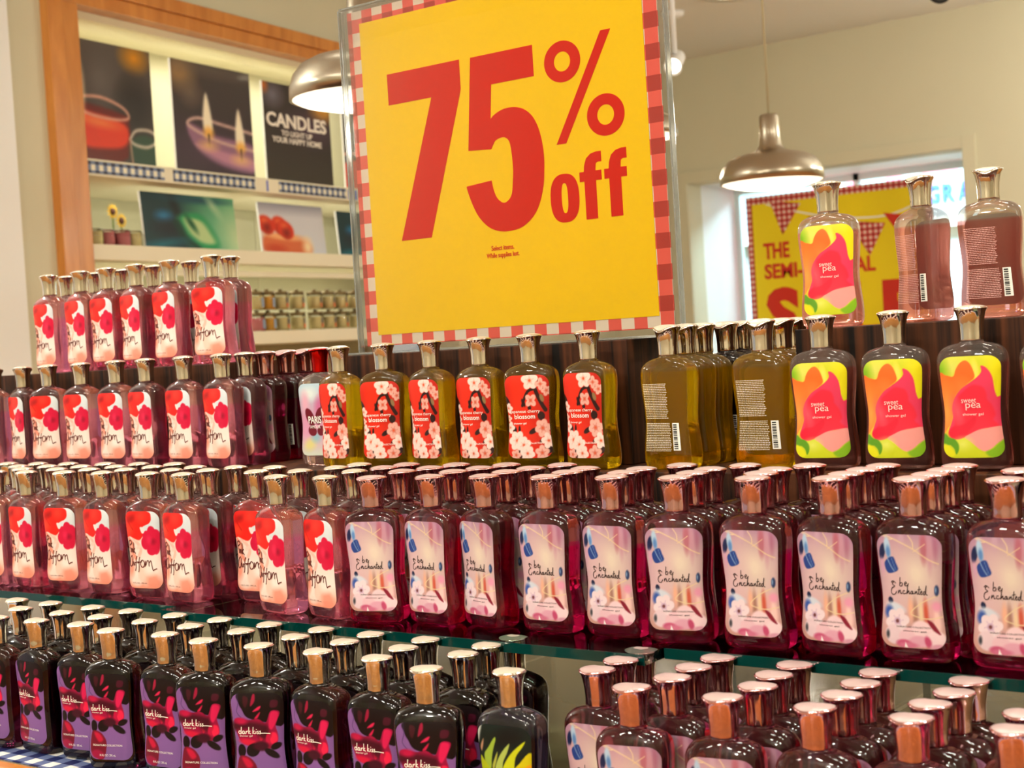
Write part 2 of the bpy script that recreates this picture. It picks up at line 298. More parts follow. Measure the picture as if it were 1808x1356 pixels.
def art_enchanted(A):
    T = zmap(55, 615, 228, 1187); t = lambda *P: T(P)
    A.C[:] = (204, 164, 174); A.vgrad(50, 117, (162, 118, 146)); A.vgrad(60, 0, (198, 146, 134)); A.ell(*t((390, 560))[0], 22, 26, (232, 216, 196), 20, 18, .9); A.ell(*t((180, 640))[0], 14, 34, (220, 184, 188), 0, 12, .8)
    for (x, y, rx, ry, c, al) in ((470, 330, 4, 16, (176, 92, 110), .8), (520, 380, 3, 18, (196, 140, 160), .8), (565, 330, 2.5, 14, (160, 84, 116), .6), (280, 260, 3, 10, (196, 160, 180), .6), (372, 900, 3, 14, (150, 104, 84), .75), (470, 880, 3, 12, (196, 66, 40), .8), (330, 860, 3, 11, (236, 170, 136), .8), (425, 890, 2.5, 12, (234, 206, 160), .8), (560, 960, 4, 14, (240, 196, 190), .9), (520, 870, 3, 9, (224, 160, 160), .7)):
        A.ell(*t((x, y))[0], rx, ry, c, 0, 1.6, al)
    G = (226, 200, 158)
    A.line(t((130, 235), (230, 275), (380, 350), (500, 430), (590, 470)), 1.1, G); A.line(t((340, 235), (375, 290), (378, 350)), .9, G); A.line(t((380, 370), (430, 340), (480, 305)), .7, G)
    A.line(t((590, 735), (440, 800), (330, 888), (400, 925), (500, 935), (610, 915)), 1.0, G); A.line(t((100, 230), (160, 265), (200, 270)), .9, G)
    A.ell(*t((105, 375))[0], 3.4, 8.5, (26, 36, 78), -14, .6); A.ell(*t((155, 340))[0], 3.4, 11, (172, 198, 224), 6, .8); A.ell(*t((160, 375))[0], 2.4, 6, (92, 136, 196), 0, 1)
    A.poly(t((115, 480), (150, 435), (200, 418), (222, 470), (236, 530), (165, 560), (130, 545)), (38, 66, 140)); A.line(t((150, 440), (175, 500), (200, 540)), 1, (140, 170, 210)); A.line(t((185, 430), (205, 500), (215, 530)), .7, (110, 140, 190)); A.ell(*t((95, 500))[0], 2, 8, (208, 158, 186), 0, 1)
    A.ell(*t((140, 792))[0], 3, 3.6, (26, 34, 66), 20); A.ell(*t((574, 695))[0], 2.6, 5.6, (36, 54, 96), 0); A.ell(*t((566, 690))[0], 1, 3, (120, 150, 190), 0)
    A.ell(*t((190, 850))[0], 11, 4.5, (206, 214, 228), -18, 1.5, .9); A.ell(*t((125, 890))[0], 5, 6.5, (54, 84, 160), 0, 2)
    A.flower(*t((205, 965))[0], 13, (232, 208, 214), (110, 60, 60), 6, 10, (196, 160, 190)); A.ell(*t((570, 830))[0], 5, 5, (226, 150, 176), 0, 2)
    for (x, y, rx, ry, c, r) in ((170, 1080, 9, 10, (226, 196, 204), 20), (330, 1090, 14, 10, (230, 186, 196), 10), (430, 1030, 12, 9, (236, 200, 206), -20), (540, 1110, 10, 9, (240, 206, 212), 30), (400, 1130, 12, 6, (222, 160, 180), 0), (260, 1150, 8, 4, (196, 84, 120), 0), (470, 1130, 3.4, 6, (190, 70, 108), 15), (300, 1165, 10, 3, (206, 110, 140), 0), (555, 1170, 8, 3, (214, 150, 170), 0)):
        A.ell(*t((x, y))[0], rx, ry, c, r, 1)
    A.poly(t((475, 945), (520, 960), (555, 1010), (580, 1065), (540, 1045), (500, 1000)), (128, 20, 44)); A.poly(t((265, 1185), (275, 1140), (295, 1185)), (250, 240, 236), .5, 1, False); A.ell(*t((120, 1080))[0], 2, 4, (60, 60, 66), 0, 1)
def art_chiffon(A):
    T = zmap(68, 408, 300, 1220); t = lambda *P: T(P)
    A.C[:] = (246, 222, 212); A.vgrad(30, 0, (240, 150, 124)); A.poly(t((60, 290), (420, 290), (420, 560), (200, 560)), (216, 224, 230), 2)
    A.ell(*t((170, 1080))[0], 16, 14, (250, 222, 210), 30, 3, .9); A.ell(*t((250, 1060))[0], 14, 17, (244, 190, 170), 20, 2, .6); A.ell(*t((330, 1150))[0], 12, 14, (238, 140, 116), 40, 4, .8); A.ell(*t((100, 990))[0], 7, 12, (238, 130, 104), 0, 4, .8); A.ell(*t((300, 980))[0], 12, 10, (250, 228, 218), 0, 5, .9)
    for P, wd, c in (((90, 640), (130, 700), (120, 800), (150, 860)), 7, (240, 150, 128)), (((140, 620), (190, 690), (215, 760), (190, 830)), 6, (246, 190, 174)), (((100, 700), (90, 800), (110, 900)), 8, (244, 170, 150)), (((170, 640), (240, 650), (230, 700), (180, 740)), 5, (250, 206, 192)):
        A.line(t(*P), wd, c, 1)
    R = (240, 32, 24)
    A.poly(t((60, 290), (305, 300), (342, 375), (322, 440), (250, 490), (262, 560), (205, 645), (110, 602), (60, 592)), R, .6)
    A.ell(*t((140, 385))[0], 11, 5, (150, 14, 16), 20, 4, .8); A.ell(*t((100, 520))[0], 10, 8, (250, 70, 44), 0, 5, .8); A.ell(*t((240, 370))[0], 9, 8, (250, 60, 44), 0, 5, .7); A.line(t((85, 320), (110, 430), (150, 520)), 1.5, (180, 14, 14), 1.5, .8)
    Cc = (214, 14, 62)
    for (x, y, rx, ry) in ((335, 545, 8, 9), (375, 590, 8, 10), (290, 600, 9, 9), (270, 680, 9, 10), (330, 660, 12, 12), (330, 770, 10, 7), (375, 720, 7, 12), (395, 650, 4, 10)): A.ell(*t((x, y))[0], rx, ry, Cc, 0, .6)
    A.ell(*t((350, 660))[0], 5, 4, (150, 4, 40), 0, 3, .8); A.ell(*t((310, 640))[0], 5, 6, (232, 40, 84), 0, 3, .8); A.poly(t((225, 490), (270, 500), (262, 555), (240, 560)), (236, 226, 224), .6)
def art_dark(A):
    T = zmap(76, 492, 475, 1314); t = lambda *P: T(P)
    A.C[:] = (128, 88, 154); A.vgrad(40, 0, (120, 84, 142)); K = (16, 2, 7)
    A.poly(t((145, 470), (480, 470), (490, 760), (380, 740), (300, 725), (200, 690), (165, 620), (142, 560)), K)
    for P, c in ((((250, 640), (290, 600), (318, 590), (300, 625)), (214, 34, 84)), (((255, 490), (275, 490), (270, 550), (235, 590)), (150, 14, 56)), (((260, 700), (300, 650), (310, 650), (285, 700)), (200, 24, 74)), (((400, 540), (450, 545), (440, 600), (390, 600)), (70, 10, 34)), (((180, 500), (220, 520), (200, 600), (180, 580)), (60, 10, 26))): A.poly(t(*P), c, .8)
    A.line(t((130, 480), (140, 560), (120, 640), (150, 690)), .7, (60, 40, 90))
    A.poly(t((85, 725), (130, 695), (210, 715), (290, 705), (350, 740), (390, 640), (440, 630), (462, 660), (430, 760), (448, 850), (440, 920), (370, 975), (350, 930), (200, 945), (125, 905), (95, 820)), (152, 8, 62))
    A.line(t((90, 775), (200, 760), (340, 790)), 10, (60, 4, 26), 3, .9); A.poly(t((400, 640), (450, 650), (440, 720), (400, 800), (375, 780), (380, 700)), (214, 26, 86), 1); A.poly(t((375, 840), (430, 830), (445, 900), (390, 930)), (236, 34, 78), 1); A.poly(t((290, 860), (320, 880), (300, 905)), (226, 30, 74), .6)
    A.ell(*t((200, 915))[0], 14, 4, (206, 22, 62), -8, 1.5); A.ell(*t((150, 725))[0], 8, 4, (186, 16, 70), 0, 2); A.ell(*t((330, 840))[0], 9, 7, (60, 4, 22), 0, 3, .8)
    A.poly(t((345, 870), (380, 830), (372, 975), (350, 980)), (190, 14, 66), .7)
    A.ell(*t((230, 985))[0], 10, 8, K, 20); A.ell(*t((300, 950))[0], 12, 6, (60, 6, 30), 0, 1.5); A.ell(*t((390, 1015))[0], 11, 4.5, K, -25); A.ell(*t((430, 950))[0], 8, 4, K, 20); A.ell(*t((130, 990))[0], 6, 8, K, 0)
    A.poly(t((105, 1050), (180, 1042), (235, 1090), (258, 1160), (235, 1290), (180, 1312), (95, 1240)), (110, 10, 38)); A.poly(t((130, 1055), (185, 1060), (225, 1120), (180, 1140)), (190, 18, 58), 1.5); A.poly(t((110, 1240), (170, 1220), (230, 1260), (200, 1310), (120, 1290)), (150, 12, 60), 1.5)
def art_tropical(A):
    T = zmap(125, 722, 850, 2000); t = lambda *P: T(P)
    A.C[:] = (16, 30, 26); A.ell(*t((500, 950))[0], 20, 10, (10, 14, 16), 20, 6); A.poly(t((130, 860), (180, 850), (150, 1000), (120, 1060)), (190, 196, 190), 1.5); A.poly(t((150, 1100), (200, 1010), (190, 1080), (160, 1150)), (186, 140, 110), 1)
    for P, c in ((((190, 1190), (250, 1100), (330, 985), (345, 1010), (310, 1110), (280, 1220), (260, 1330), (210, 1360)), (150, 180, 60)), (((280, 1290), (350, 1140), (345, 1200), (310, 1300), (290, 1340)), (168, 176, 70)), (((310, 1330), (380, 1170), (495, 1035), (470, 1130), (410, 1250), (390, 1360)), (170, 190, 90)), (((400, 1330), (500, 1150), (660, 1000), (640, 1060), (560, 1180), (520, 1360)), (196, 206, 30)), (((530, 1340), (600, 1240), (722, 1120), (740, 1400)), (206, 196, 16)), (((560, 1320), (640, 1290), (740, 1300), (740, 2000), (300, 2000), (420, 1600)), (226, 160, 24)), (((125, 1260), (180, 1240), (260, 1340), (330, 1320), (420, 1340), (540, 1340), (600, 1500), (400, 2000), (110, 2000)), (168, 184, 26))): A.poly(t(*P), c, .7)
def art_paris(A):
    A.C[:] = (178, 200, 212); A.vgrad(110, 60, (214, 150, 178)); A.ell(-10, 100, 16, 10, (220, 228, 226), 0, 6); A.ell(16, 78, 14, 18, (206, 90, 140), 0, 6, .8); A.ell(-20, 86, 8, 16, (226, 170, 190), 0, 5); A.vgrad(36, 0, (206, 214, 196))
    A.ell(-14, 18, 12, 9, (220, 210, 120), 20, 5, .8); A.ell(0, 30, 10, 8, (130, 190, 200), 0, 5, .8)
    for (x, y, rx, ry, r) in ((-12, 62, 9, 16, 25), (10, 64, 9, 15, -25), (-8, 40, 10, 8, -20), (12, 40, 9, 8, 20)): A.ell(x, y, rx, ry, (110, 14, 34), r)

# ------------------------------------------------------------------ shower gel bottle
PROF = [(0, .029, .0125), (.0012, .0335, .0160), (.004, .0372, .0190), (.009, .0391, .0204), (.016, .0396, .0209), (.030, .0392, .0208), (.046, .0374, .0201), (.062, .0360, .0195), (.076, .0362, .0196),
        (.092, .0376, .0202), (.108, .0389, .0207), (.120, .0396, .0210), (.128, .0394, .0208), (.134, .0386, .0203), (.1385, .0370, .0193), (.1418, .0345, .0179), (.1444, .0311, .0164), (.1463, .0266, .0151), (.1478, .0207, .0139), (.1490, .0144, .0127), (.1525, .0124, .0121)]
PR = np.array(smoothpts(PROF, 3)); EXP = 4.0
def prof(z): return np.interp(z, PR[:, 0], PR[:, 1]), np.interp(z, PR[:, 0], PR[:, 2])
def front(u, z, off):
    """point on the bottle front at lateral u, height z"""
    hw, hd = prof(z); k = np.clip(1-np.abs(u/hw)**EXP, 0, 1)
    return u, -hd*k**(1/EXP)-off, z
def body_mesh(mat):
    n = 44; V, F = [], []
    for z, hw, hd in PR:
        e = EXP if z < .134 else EXP+(2-EXP)*min(1, (z-.134)/.012)
        for k in range(n):
            a = 2*math.pi*k/n; c, s_ = math.cos(a), math.sin(a)
            V.append((hw*math.copysign(abs(c)**(2/e), c), hd*math.copysign(abs(s_)**(2/e), s_), z))
    m = len(PR)
    for i in range(m-1):
        for k in range(n): F.append((i*n+k, i*n+(k+1) % n, (i+1)*n+(k+1) % n, (i+1)*n+k))
    F.append(tuple(range(n-1, -1, -1))); F.append(tuple((m-1)*n+k for k in range(n)))
    return mesh('bottle_body', V, F, mat, True)
def cap_mesh(mat, k=1.0):
    P = [(.0124, .1506), (.0132, .1508), (.0134, .1525), (.0132, .1580), (.0134, .1640), (.0140, .1710), (.0150, .1780), (.0164, .1835), (.0177, .1862), (.0184, .1872), (.0187, .1880), (.0186, .1887), (.0182, .1890), (.0172, .1897), (.0145, .1906), (.010, .1915), (.005, .1920), (.001, .1921)]
    P = [(r*k, z) for r, z in P]
    def warp(p, a, r, z):
        x, y, zz = p
        if z > .17:
            g = math.exp(-(((a-math.pi/2+math.pi) % (2*math.pi)-math.pi)/.62)**2); g2 = math.exp(-(((a+math.pi/2+.35+math.pi) % (2*math.pi)-math.pi)/.5)**2)
            w_ = min(1, (z-.17)/.016)*(r/.0187/k)**2; zz -= w_*(.0062*g+.0014*g2)
        k_ = 1 if z < .18 else .25; f = 1+.03*math.cos(2*a)+k_*(.014*math.cos(5*a+.4)+.010*math.cos(8*a)+.006*math.cos(13*a+1))
        return (x*f, y*f, zz)
    me = lathe('bottle_cap', P, 64, mat, True, warp); me.materials.append(M['captop' if mat is M['silver'] else 'captopm'])
    for p in me.polygons:
        if p.index >= 13*64: p.material_index = 1
    return me
NX, NZ = 76, 140
def label_mesh(paint):
    zs = np.linspace(0, 1, NZ+1); V = np.zeros((NZ+1, NX+1, 3)); X = np.zeros((NZ+1, NX+1)); Y = np.zeros_like(X); rc = 13.
    for j, t in enumerate(zs):
        ymm = t*LHmm; z = LZ0+ymm/1000; hw, _ = prof(z); full = hw*.87; w_ = full
        e = min(ymm, LHmm-ymm)
        if e < rc: w_ = full-(rc-math.sqrt(max(0, rc*rc-(rc-e)**2)))/1000
        u = np.linspace(-1, 1, NX+1)*w_; x, y, zz = front(u, z, .0005)
        V[j, :, 0], V[j, :, 1], V[j, :, 2] = x, y, z; X[j] = u/full*LWmm/2; Y[j] = ymm
    A = Art(X, Y, (200, 200, 200)); paint(A)
    idx = lambda j, i: j*(NX+1)+i
    F = [(idx(j, i), idx(j, i+1), idx(j+1, i+1), idx(j+1, i)) for j in range(NZ) for i in range(NX)]
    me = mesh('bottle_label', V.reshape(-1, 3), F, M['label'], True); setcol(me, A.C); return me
def onlabel(P, off=.0010, back=False):
    out = []
    for x, y in P:
        z = LZ0+y/1000; hw, _ = prof(z); u = x/(LWmm/2)*hw*.87; a, b, c = front(u, z, off)
        out.append((-a, -b, c) if back else (a, b, c))
    return out
TXT = {}
def text_geo(s, bold=0):
    """outline font -> (verts 2d normalised to unit height 'H' box, faces)"""
    k = (s, bold)
    if k in TXT: return TXT[k]
    cu = bpy.data.curves.new('txt', 'FONT'); cu.body = s; cu.offset = bold; cu.resolution_u = 3
    o = bpy.data.objects.new('txt', cu); COL.objects.link(o); bpy.context.view_layer.update()
    me = bpy.data.meshes.new_from_object(o.evaluated_get(bpy.context.evaluated_depsgraph_get()))
    v = np.array([tuple(q.co)[:2] for q in me.vertices]); f = [tuple(p.vertices) for p in me.polygons]
    bpy.data.objects.remove(o); bpy.data.curves.remove(cu); bpy.data.meshes.remove(me)
    v -= v.min(0); v /= v.max(0); TXT[k] = (v, f); return v, f
class Geo:
    def __init__(s): s.V, s.F = [], []
    def add(s, V, F):
        o = len(s.V); s.V += list(V); s.F += [tuple(i+o for i in f) for f in F]
    def text(s, txt, x0, x1, y0, y1, bold=0):
        v, f = text_geo(txt, bold); s.add([(x0+a*(x1-x0), y0+b*(y1-y0)) for a, b in v], f)
    def ribbon(s, P, wd, sm=5):
        P = smoothpts(P, sm) if sm else [np.array(p, float) for p in P]; L_, n = [], len(P)
        for i, p in enumerate(P):
            d = P[min(i+1, n-1)]-P[max(i-1, 0)]; d = d/max(np.hypot(*d), 1e-9); q = np.array((-d[1], d[0]))*wd/2
            L_ += [tuple(p+q), tuple(p-q)]
        s.add(L_, [(2*i, 2*i+1, 2*i+3, 2*i+2) for i in range(n-1)])
    def islands(s):
        p = list(range(len(s.V)))
        def f(i):
            while p[i] != i: p[i] = p[p[i]]; i = p[i]
            return i
        for fc in s.F:
            for i in fc[1:]: p[f(i)] = f(fc[0])
        # outline vertices doubled at the same place belong together
        seen = {}
        for i, v in enumerate(s.V):
            k = (round(v[0], 5), round(v[1], 5))
            if k in seen: p[f(i)] = f(seen[k])
            else: seen[k] = i
        out = {}
        for fc in s.F: out.setdefault(f(fc[0]), []).append(fc)
        res = []
        for fs in out.values():
            g_ = Geo(); ids = sorted({i for fc in fs for i in fc}); m_ = {i: k for k, i in enumerate(ids)}
            g_.V = [s.V[i] for i in ids]; g_.F = [tuple(m_[i] for i in fc) for fc in fs]; res.append(g_)
        return sorted(res, key=lambda q: min(v[0] for v in q.V))
    def rect(s, x0, x1, y0, y1): s.add([(x0, y0), (x1, y0), (x1, y1), (x0, y1)], [(0, 1, 2, 3)])
    def poly(s, P): s.add(P, [tuple(range(len(P)))])
def letter_mesh(g, mat, off=.0011, back=False): return mesh('lettering', onlabel(g.V, off, back), g.F, mat)
LET = {}
g = Geo(); T = zmap(2, 580, 185, 1175); (a, b), (c, d) = T([(190, 640), (340, 597)]); g.text('sweet', a, c, b, d); (a, b), (c, d) = T([(230, 712), (386, 645)]); g.text('pea', a, c, b, d); (a, b), (c, d) = T([(196, 772), (412, 738)]); g.text('shower gel', a, c, b, d)
LET['p'] = letter_mesh(g, M['pinkw'])
g = Geo(); T = zmap(255, 770, 235, 1215)
for s_, x0, x1, y0, y1 in (('japanese cherry', 300, 668, 690, 642), ('blossom', 345, 606, 750, 695), ('shower gel', 328, 492, 822, 790), ('COLLECTION', 510, 680, 1050, 1030)):
    (a, b), (c, d) = T([(x0, y0), (x1, y1)]); g.text(s_, a, c, b, d, .01 if s_ == 'blossom' else 0)
LET['y'] = letter_mesh(g, M['ivory'])
g = Geo(); T = zmap(55, 615, 228, 1187)
for P in (((250, 590), (243, 640), (240, 662), (255, 665), (268, 648), (258, 635), (245, 645)), ((284, 652), (305, 640), (300, 628), (287, 640), (290, 660), (310, 660), (325, 640)), ((318, 648), (316, 665), (308, 680)),
          ((206, 645), (195, 632), (180, 635), (172, 655), (192, 670), (165, 685), (153, 715), (165, 740), (190, 735), (205, 712)), ((162, 640), (175, 625), (190, 628)), ((220, 732), (226, 700), (222, 725), (240, 700), (245, 730), (258, 725)),
          ((286, 706), (272, 704), (265, 722), (278, 731), (295, 722)), ((300, 732), (313, 680), (306, 725), (322, 702), (326, 729), (338, 722)), ((358, 705), (345, 708), (340, 725), (352, 728), (360, 706), (360, 728), (372, 722)),
          ((378, 730), (382, 704), (380, 726), (396, 703), (400, 729), (412, 722)), ((422, 660), (415, 722), (428, 728)), ((404, 692), (436, 685)), ((432, 718), (446, 708), (440, 700), (432, 715), (438, 730), (455, 722)), ((476, 706), (462, 706), (458, 724), (470, 728), (486, 652), (480, 720), (498, 734))):
    g.ribbon(T(P), .85)
for s_, x0, x1, y0, y1 in (('SIGNATURE COLLECTION', 200, 500, 1016, 1002), ('shower gel', 260, 460, 1052, 1036)):
    (a, b), (c, d) = T([(x0, y0), (x1, y1)]); g.text(s_, a, c, b, d)
LET['e'] = letter_mesh(g, M['inkdark'])
g = Geo(); T = zmap(68, 408, 300, 1220)
for P in (((88, 655), (85, 720), (82, 750)), ((84, 672), (106, 648), (120, 680), (90, 708)), ((100, 738), (98, 792)), ((110, 796), (112, 742), (112, 782), (122, 745), (126, 796)), ((140, 672), (134, 802)), ((152, 742), (137, 770), (156, 808)),
          ((112, 830), (86, 860), (80, 930), (94, 962), (112, 940)), ((116, 845), (110, 952), (120, 902), (130, 952)), ((140, 905), (138, 950)), ((170, 838), (156, 868), (153, 985), (146, 1012)), ((138, 918), (188, 903)), ((200, 848), (190, 880), (187, 1000), (181, 1028)), ((172, 920), (218, 898)),
          ((216, 888), (205, 930), (216, 966), (238, 960), (246, 920), (232, 886), (216, 888)), ((252, 962), (256, 890), (260, 945), (276, 896), (292, 892), (296, 958)), ((297, 915), (318, 890), (326, 950), (336, 1003), (350, 992), (374, 982))):
    g.ribbon(T(P), 1.5)
(a, b), (c, d) = T([(120, 1165), (265, 1150)]); g.text('10 FL OZ / 295 mL', a, c, b, d)
LET['c'] = letter_mesh(g, M['inkbrown'])
g = Geo(); T = zmap(76, 492, 475, 1314)
for P in (((136, 815), (124, 812), (117, 826), (124, 838), (136, 830), (147, 774), (140, 822), (147, 838)), ((168, 815), (157, 812), (151, 826), (157, 838), (167, 828), (169, 815), (167, 830), (175, 838)), ((180, 838), (183, 814), (186, 821), (192, 812), (199, 816)),
          ((210, 775), (203, 838)), ((219, 811), (205, 824), (222, 839)), ((246, 775), (238, 838)), ((255, 811), (240, 824), (258, 839)), ((268, 813), (264, 838)), ((270, 801), (272, 796)), ((289, 814), (279, 816), (282, 824), (288, 830), (281, 838), (273, 834)), ((308, 814), (298, 816), (301, 824), (307, 830), (300, 838), (292, 834)), ((305, 834), (340, 833), (386, 837))): g.ribbon(T(P), 1.05)
for s_, x0, x1, y0, y1 in (('shower gel', 122, 234, 868, 848), ('SIGNATURE COLLECTION', 122, 410, 1182, 1164), ('BATH', 180, 350, 1210, 1192), ('10 FL OZ / 295 mL', 190, 342, 1280, 1260)):
    if s_ != 'BATH': (a, b), (c, d) = T([(x0, y0), (x1, y1)]); g.text(s_, a, c, b, d)
LET['d'] = letter_mesh(g, M['ivory'])
g = Geo(); g.text('PARIS', -16, 14, 52, 64, .02); g.text('AMOUR', -13, 11, 44, 49); LET['a'] = letter_mesh(g, M['ivory'])
# back of the bottle: columns of small print and a barcode
rb = random.Random(7); g = Geo(); y = 98.
while y > 8:
    if abs(y-50) < 2.4: y -= 2.4; continue
    x = -31.
    while x < (8 if y > 50 else 12):
        wl = rb.uniform(1.6, 4.6); g.rect(x, min(x+wl, 14), y-.85, y); x += wl+.7
    y -= 2.25
BACKG = dict(y=letter_mesh(g, M['ink'], .0011, True), p=letter_mesh(g, M['inkp'], .0011, True), e=letter_mesh(g, M['inkp'], .0011, True))
g = Geo(); g.rect(17, 28, 10, 46); BARW = letter_mesh(g, M['barw'], .0011, True)
g = Geo(); y = 12.
while y < 43:
    h = rb.uniform(.5, 1.9); g.rect(18.5, 24.5, y, y+h); y += h+rb.uniform(.5, 1.6)
BARB = letter_mesh(g, M['barb'], .0014, True)
KIND = dict(c=('silver', art_chiffon), e=('mauve', art_enchanted), y=('silver', art_cherry), p=('silver', art_pea), d=('silver', art_dark), t=('silver', art_tropical), a=('redcap', art_paris))
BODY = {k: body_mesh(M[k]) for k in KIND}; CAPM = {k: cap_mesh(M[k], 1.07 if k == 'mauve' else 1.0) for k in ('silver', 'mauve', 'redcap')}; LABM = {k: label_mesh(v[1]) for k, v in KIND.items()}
LOOK = dict(c='pink gel bottle with red poppy label', e='magenta gel bottle with blue petal label', y='golden gel bottle with red blossom label', p='rosy gel bottle with petal label',
            d='plum-black gel bottle with purple label', t='slate gel bottle with yellow leaf label', a='clear gel bottle with red metal cap and butterfly label')
def bottle(k, x, y, z, th, label, group, cap=None, back=False):
    o = empty('shower_gel_bottle', (x, y, z), math.radians(th)); tag(o, label, 'bottle', group)
    obj('body', BODY[k], o); obj('cap', CAPM[cap or KIND[k][0]], o)
    lb = obj('label', LABM[k], o)
    if k in LET: obj('lettering', LET[k], lb)['kind'] = 'stuff'
    if back:
        obj('back_print', BACKG.get(k, BACKG['e']), o)['kind'] = 'stuff'; bc = obj('barcode', BARW, o); obj('barcode_bars', BARB, bc)['kind'] = 'stuff'
    return o
ZT, ZD, ZG, ZB = -.006, -.181, -.355, -.547
def row(z, y, items, where, group, desc=None):
    """items: (kind, x, theta[, dy]) from left to right; every bottle is labelled by its place"""
    for i, it in enumerate(items):
        k, x, th = it[:3]; dy = it[3] if len(it) > 3 else 0
        bottle(k, x, y+dy, z, th, f'{desc or LOOK[k]}, {ORD[i+1]} from left {where}', group)
def c_(xs, th=0, k='c'): return [(k, x, th) for x in xs]
# upper left riser
row(ZT, 1.753, [('c', -2.434, -4), ('c', -2.336, -6), ('c', -2.257, -2), ('c', -2.172, -9), ('c', -2.078, -6), ('c', -1.966, 9)], 'in front row atop left riser', 'pink bottles on the left riser')
row(ZT, 1.815, c_((-2.464, -2.373, -2.29, -2.197, -2.091, -1.985), -3), 'in rear row atop left riser', 'pink bottles on the left riser')
# wooden deck, left part
row(ZD, 1.68, [('c', -2.529, -4), ('c', -2.435, -13), ('c', -2.354, 12), ('c', -2.255, 2), ('c', -2.155, 0), ('c', -2.072, -5), ('c', -1.971, -4), ('c', -1.875, -6)], 'in row below left riser', 'bottles on the wooden deck')
bottle('c', -1.869, 1.727, ZD, -6, 'pink poppy bottle behind last one of row below left riser', 'bottles on the wooden deck')
bottle('e', -1.869, 1.774, ZD, -4, 'mauve-capped dark bottle third back at right end below left riser', 'bottles on the wooden deck')
bottle('e', -1.866, 1.821, ZD, 183, 'mauve-capped dark bottle turned backwards with barcode, left of red cap', 'bottles on the wooden deck', back=True)
bottle('e', -1.865, 1.868, ZD, 180, 'rearmost mauve-capped bottle just left of red cap', 'bottles on the wooden deck', back=True)
bottle('a', -1.692, 1.728, ZD, 4, 'clear bottle with red metal cap left of golden bottles', 'bottles on the wooden deck')
row(ZD, 1.68, [('y', -1.603, -9), ('y', -1.51, 12), ('y', -1.416, -10), ('y', -1.322, -6), ('y', -1.231, 12), ('y', -1.131, -7)], 'in row below big sign', 'bottles on the wooden deck')
for i, y in enumerate((1.68, 1.727, 1.774)):
    bottle('y', -1.004, y, ZD, 174, f'golden bottle turned backwards, {ORD[i+1]} from front in the gap right of sign', 'bottles on the wooden deck', back=True)
for i, y in enumerate((1.821, 1.868)):
    bottle('d', -.993, y, ZD, 176, f'dark bottle behind three golden ones right of sign, {("nearer", "farther")[i]} one', 'bottles on the wooden deck', back=True)
bottle('y', -.872, 1.692, ZD, 184, 'golden bottle turned backwards beside row of petal label bottles', 'bottles on the wooden deck', back=True)
bottle('y', -.892, 1.79, ZD, 182, 'golden bottle second back left of right riser', 'bottles on the wooden deck', back=True)
bottle('y', -.905, 1.86, ZD, 180, 'golden bottle third back left of right riser', 'bottles on the wooden deck', back=True)
row(ZD, 1.68, [('p', -.784, 9), ('p', -.69, 10), ('p', -.596, 8), ('p', -.500, 6)], 'in row below right riser', 'bottles on the wooden deck')
# upper right riser
bottle('p', -.821, 1.80, ZT, 14, 'rosy bottle with petal label facing forward, leftmost atop right riser', 'bottles on the right riser')
bottle('p', -.722, 1.87, ZT, 152, 'rosy bottle turned backwards, second from left atop right riser', 'bottles on the right riser', back=True)
bottle('p', -.632, 1.87, ZT, 190, 'rosy bottle turned backwards, third from left atop right riser', 'bottles on the right riser', back=True)
bottle('p', -.507, 1.79, ZT, 8, 'rosy bottle cut by right picture edge atop right riser', 'bottles on the right riser')
# glass shelf
GS = 'bottles on the glass shelf'
row(ZG, 1.45, [('c', -2.195, -4), ('c', -2.11, -4), ('c', -2.008, 8), ('c', -1.91, -3), ('c', -1.793, 7, -.006), ('c', -1.704, -4.5, -.012), ('c', -1.594, 5, .032), ('c', -1.488, -10, -.03), ('c', -1.393, -12, -.031)], 'in front row on glass shelf', GS)
row(ZG, 1.45, [('e', -1.309, 17, -.031), ('e', -1.224, -4, -.013), ('e', -1.143, -15, -.004), ('e', -1.046, -1, -.004), ('e', -.954, -1), ('e', -.867, 12), ('e', -.768, 2), ('e', -.677, -8, .004), ('e', -.587, 1, .006), ('e', -.49, 0, .006)], 'in front row on glass shelf', GS)
row(ZG, 1.4955, c_((-2.186, -2.09, -2.003, -1.91, -1.798, -1.714, -1.518, -1.411), -1), 'in second row on glass shelf', GS)
row(ZG, 1.4975, c_((-1.324, -1.234, -1.146, -1.051, -.968, -.872, -.782, -.679, -.584), 0, 'e'), 'in second row on glass shelf', GS)
row(ZG, 1.5395, c_((-2.262, -2.177, -2.084, -1.992, -1.897, -1.794, -1.701, -1.616, -1.488), -1), 'in third row on glass shelf', GS)
row(ZG, 1.541, c_((-1.397, -1.311, -1.224, -1.139, -1.053, -.969, -.872, -.786, -.677, -.583, -.502), 0, 'e'), 'in third row on glass shelf', GS)
row(ZG, 1.583, c_((-2.356, -2.266, -2.178, -2.076, -1.986, -1.896, -1.483), 0), 'in rear row on glass shelf', GS)
row(ZG, 1.5845, c_((-1.392, -1.300, -1.212, -1.119, -.936, -.848, -.763, -.672, -.583), 0, 'e'), 'in rear row on glass shelf', GS)
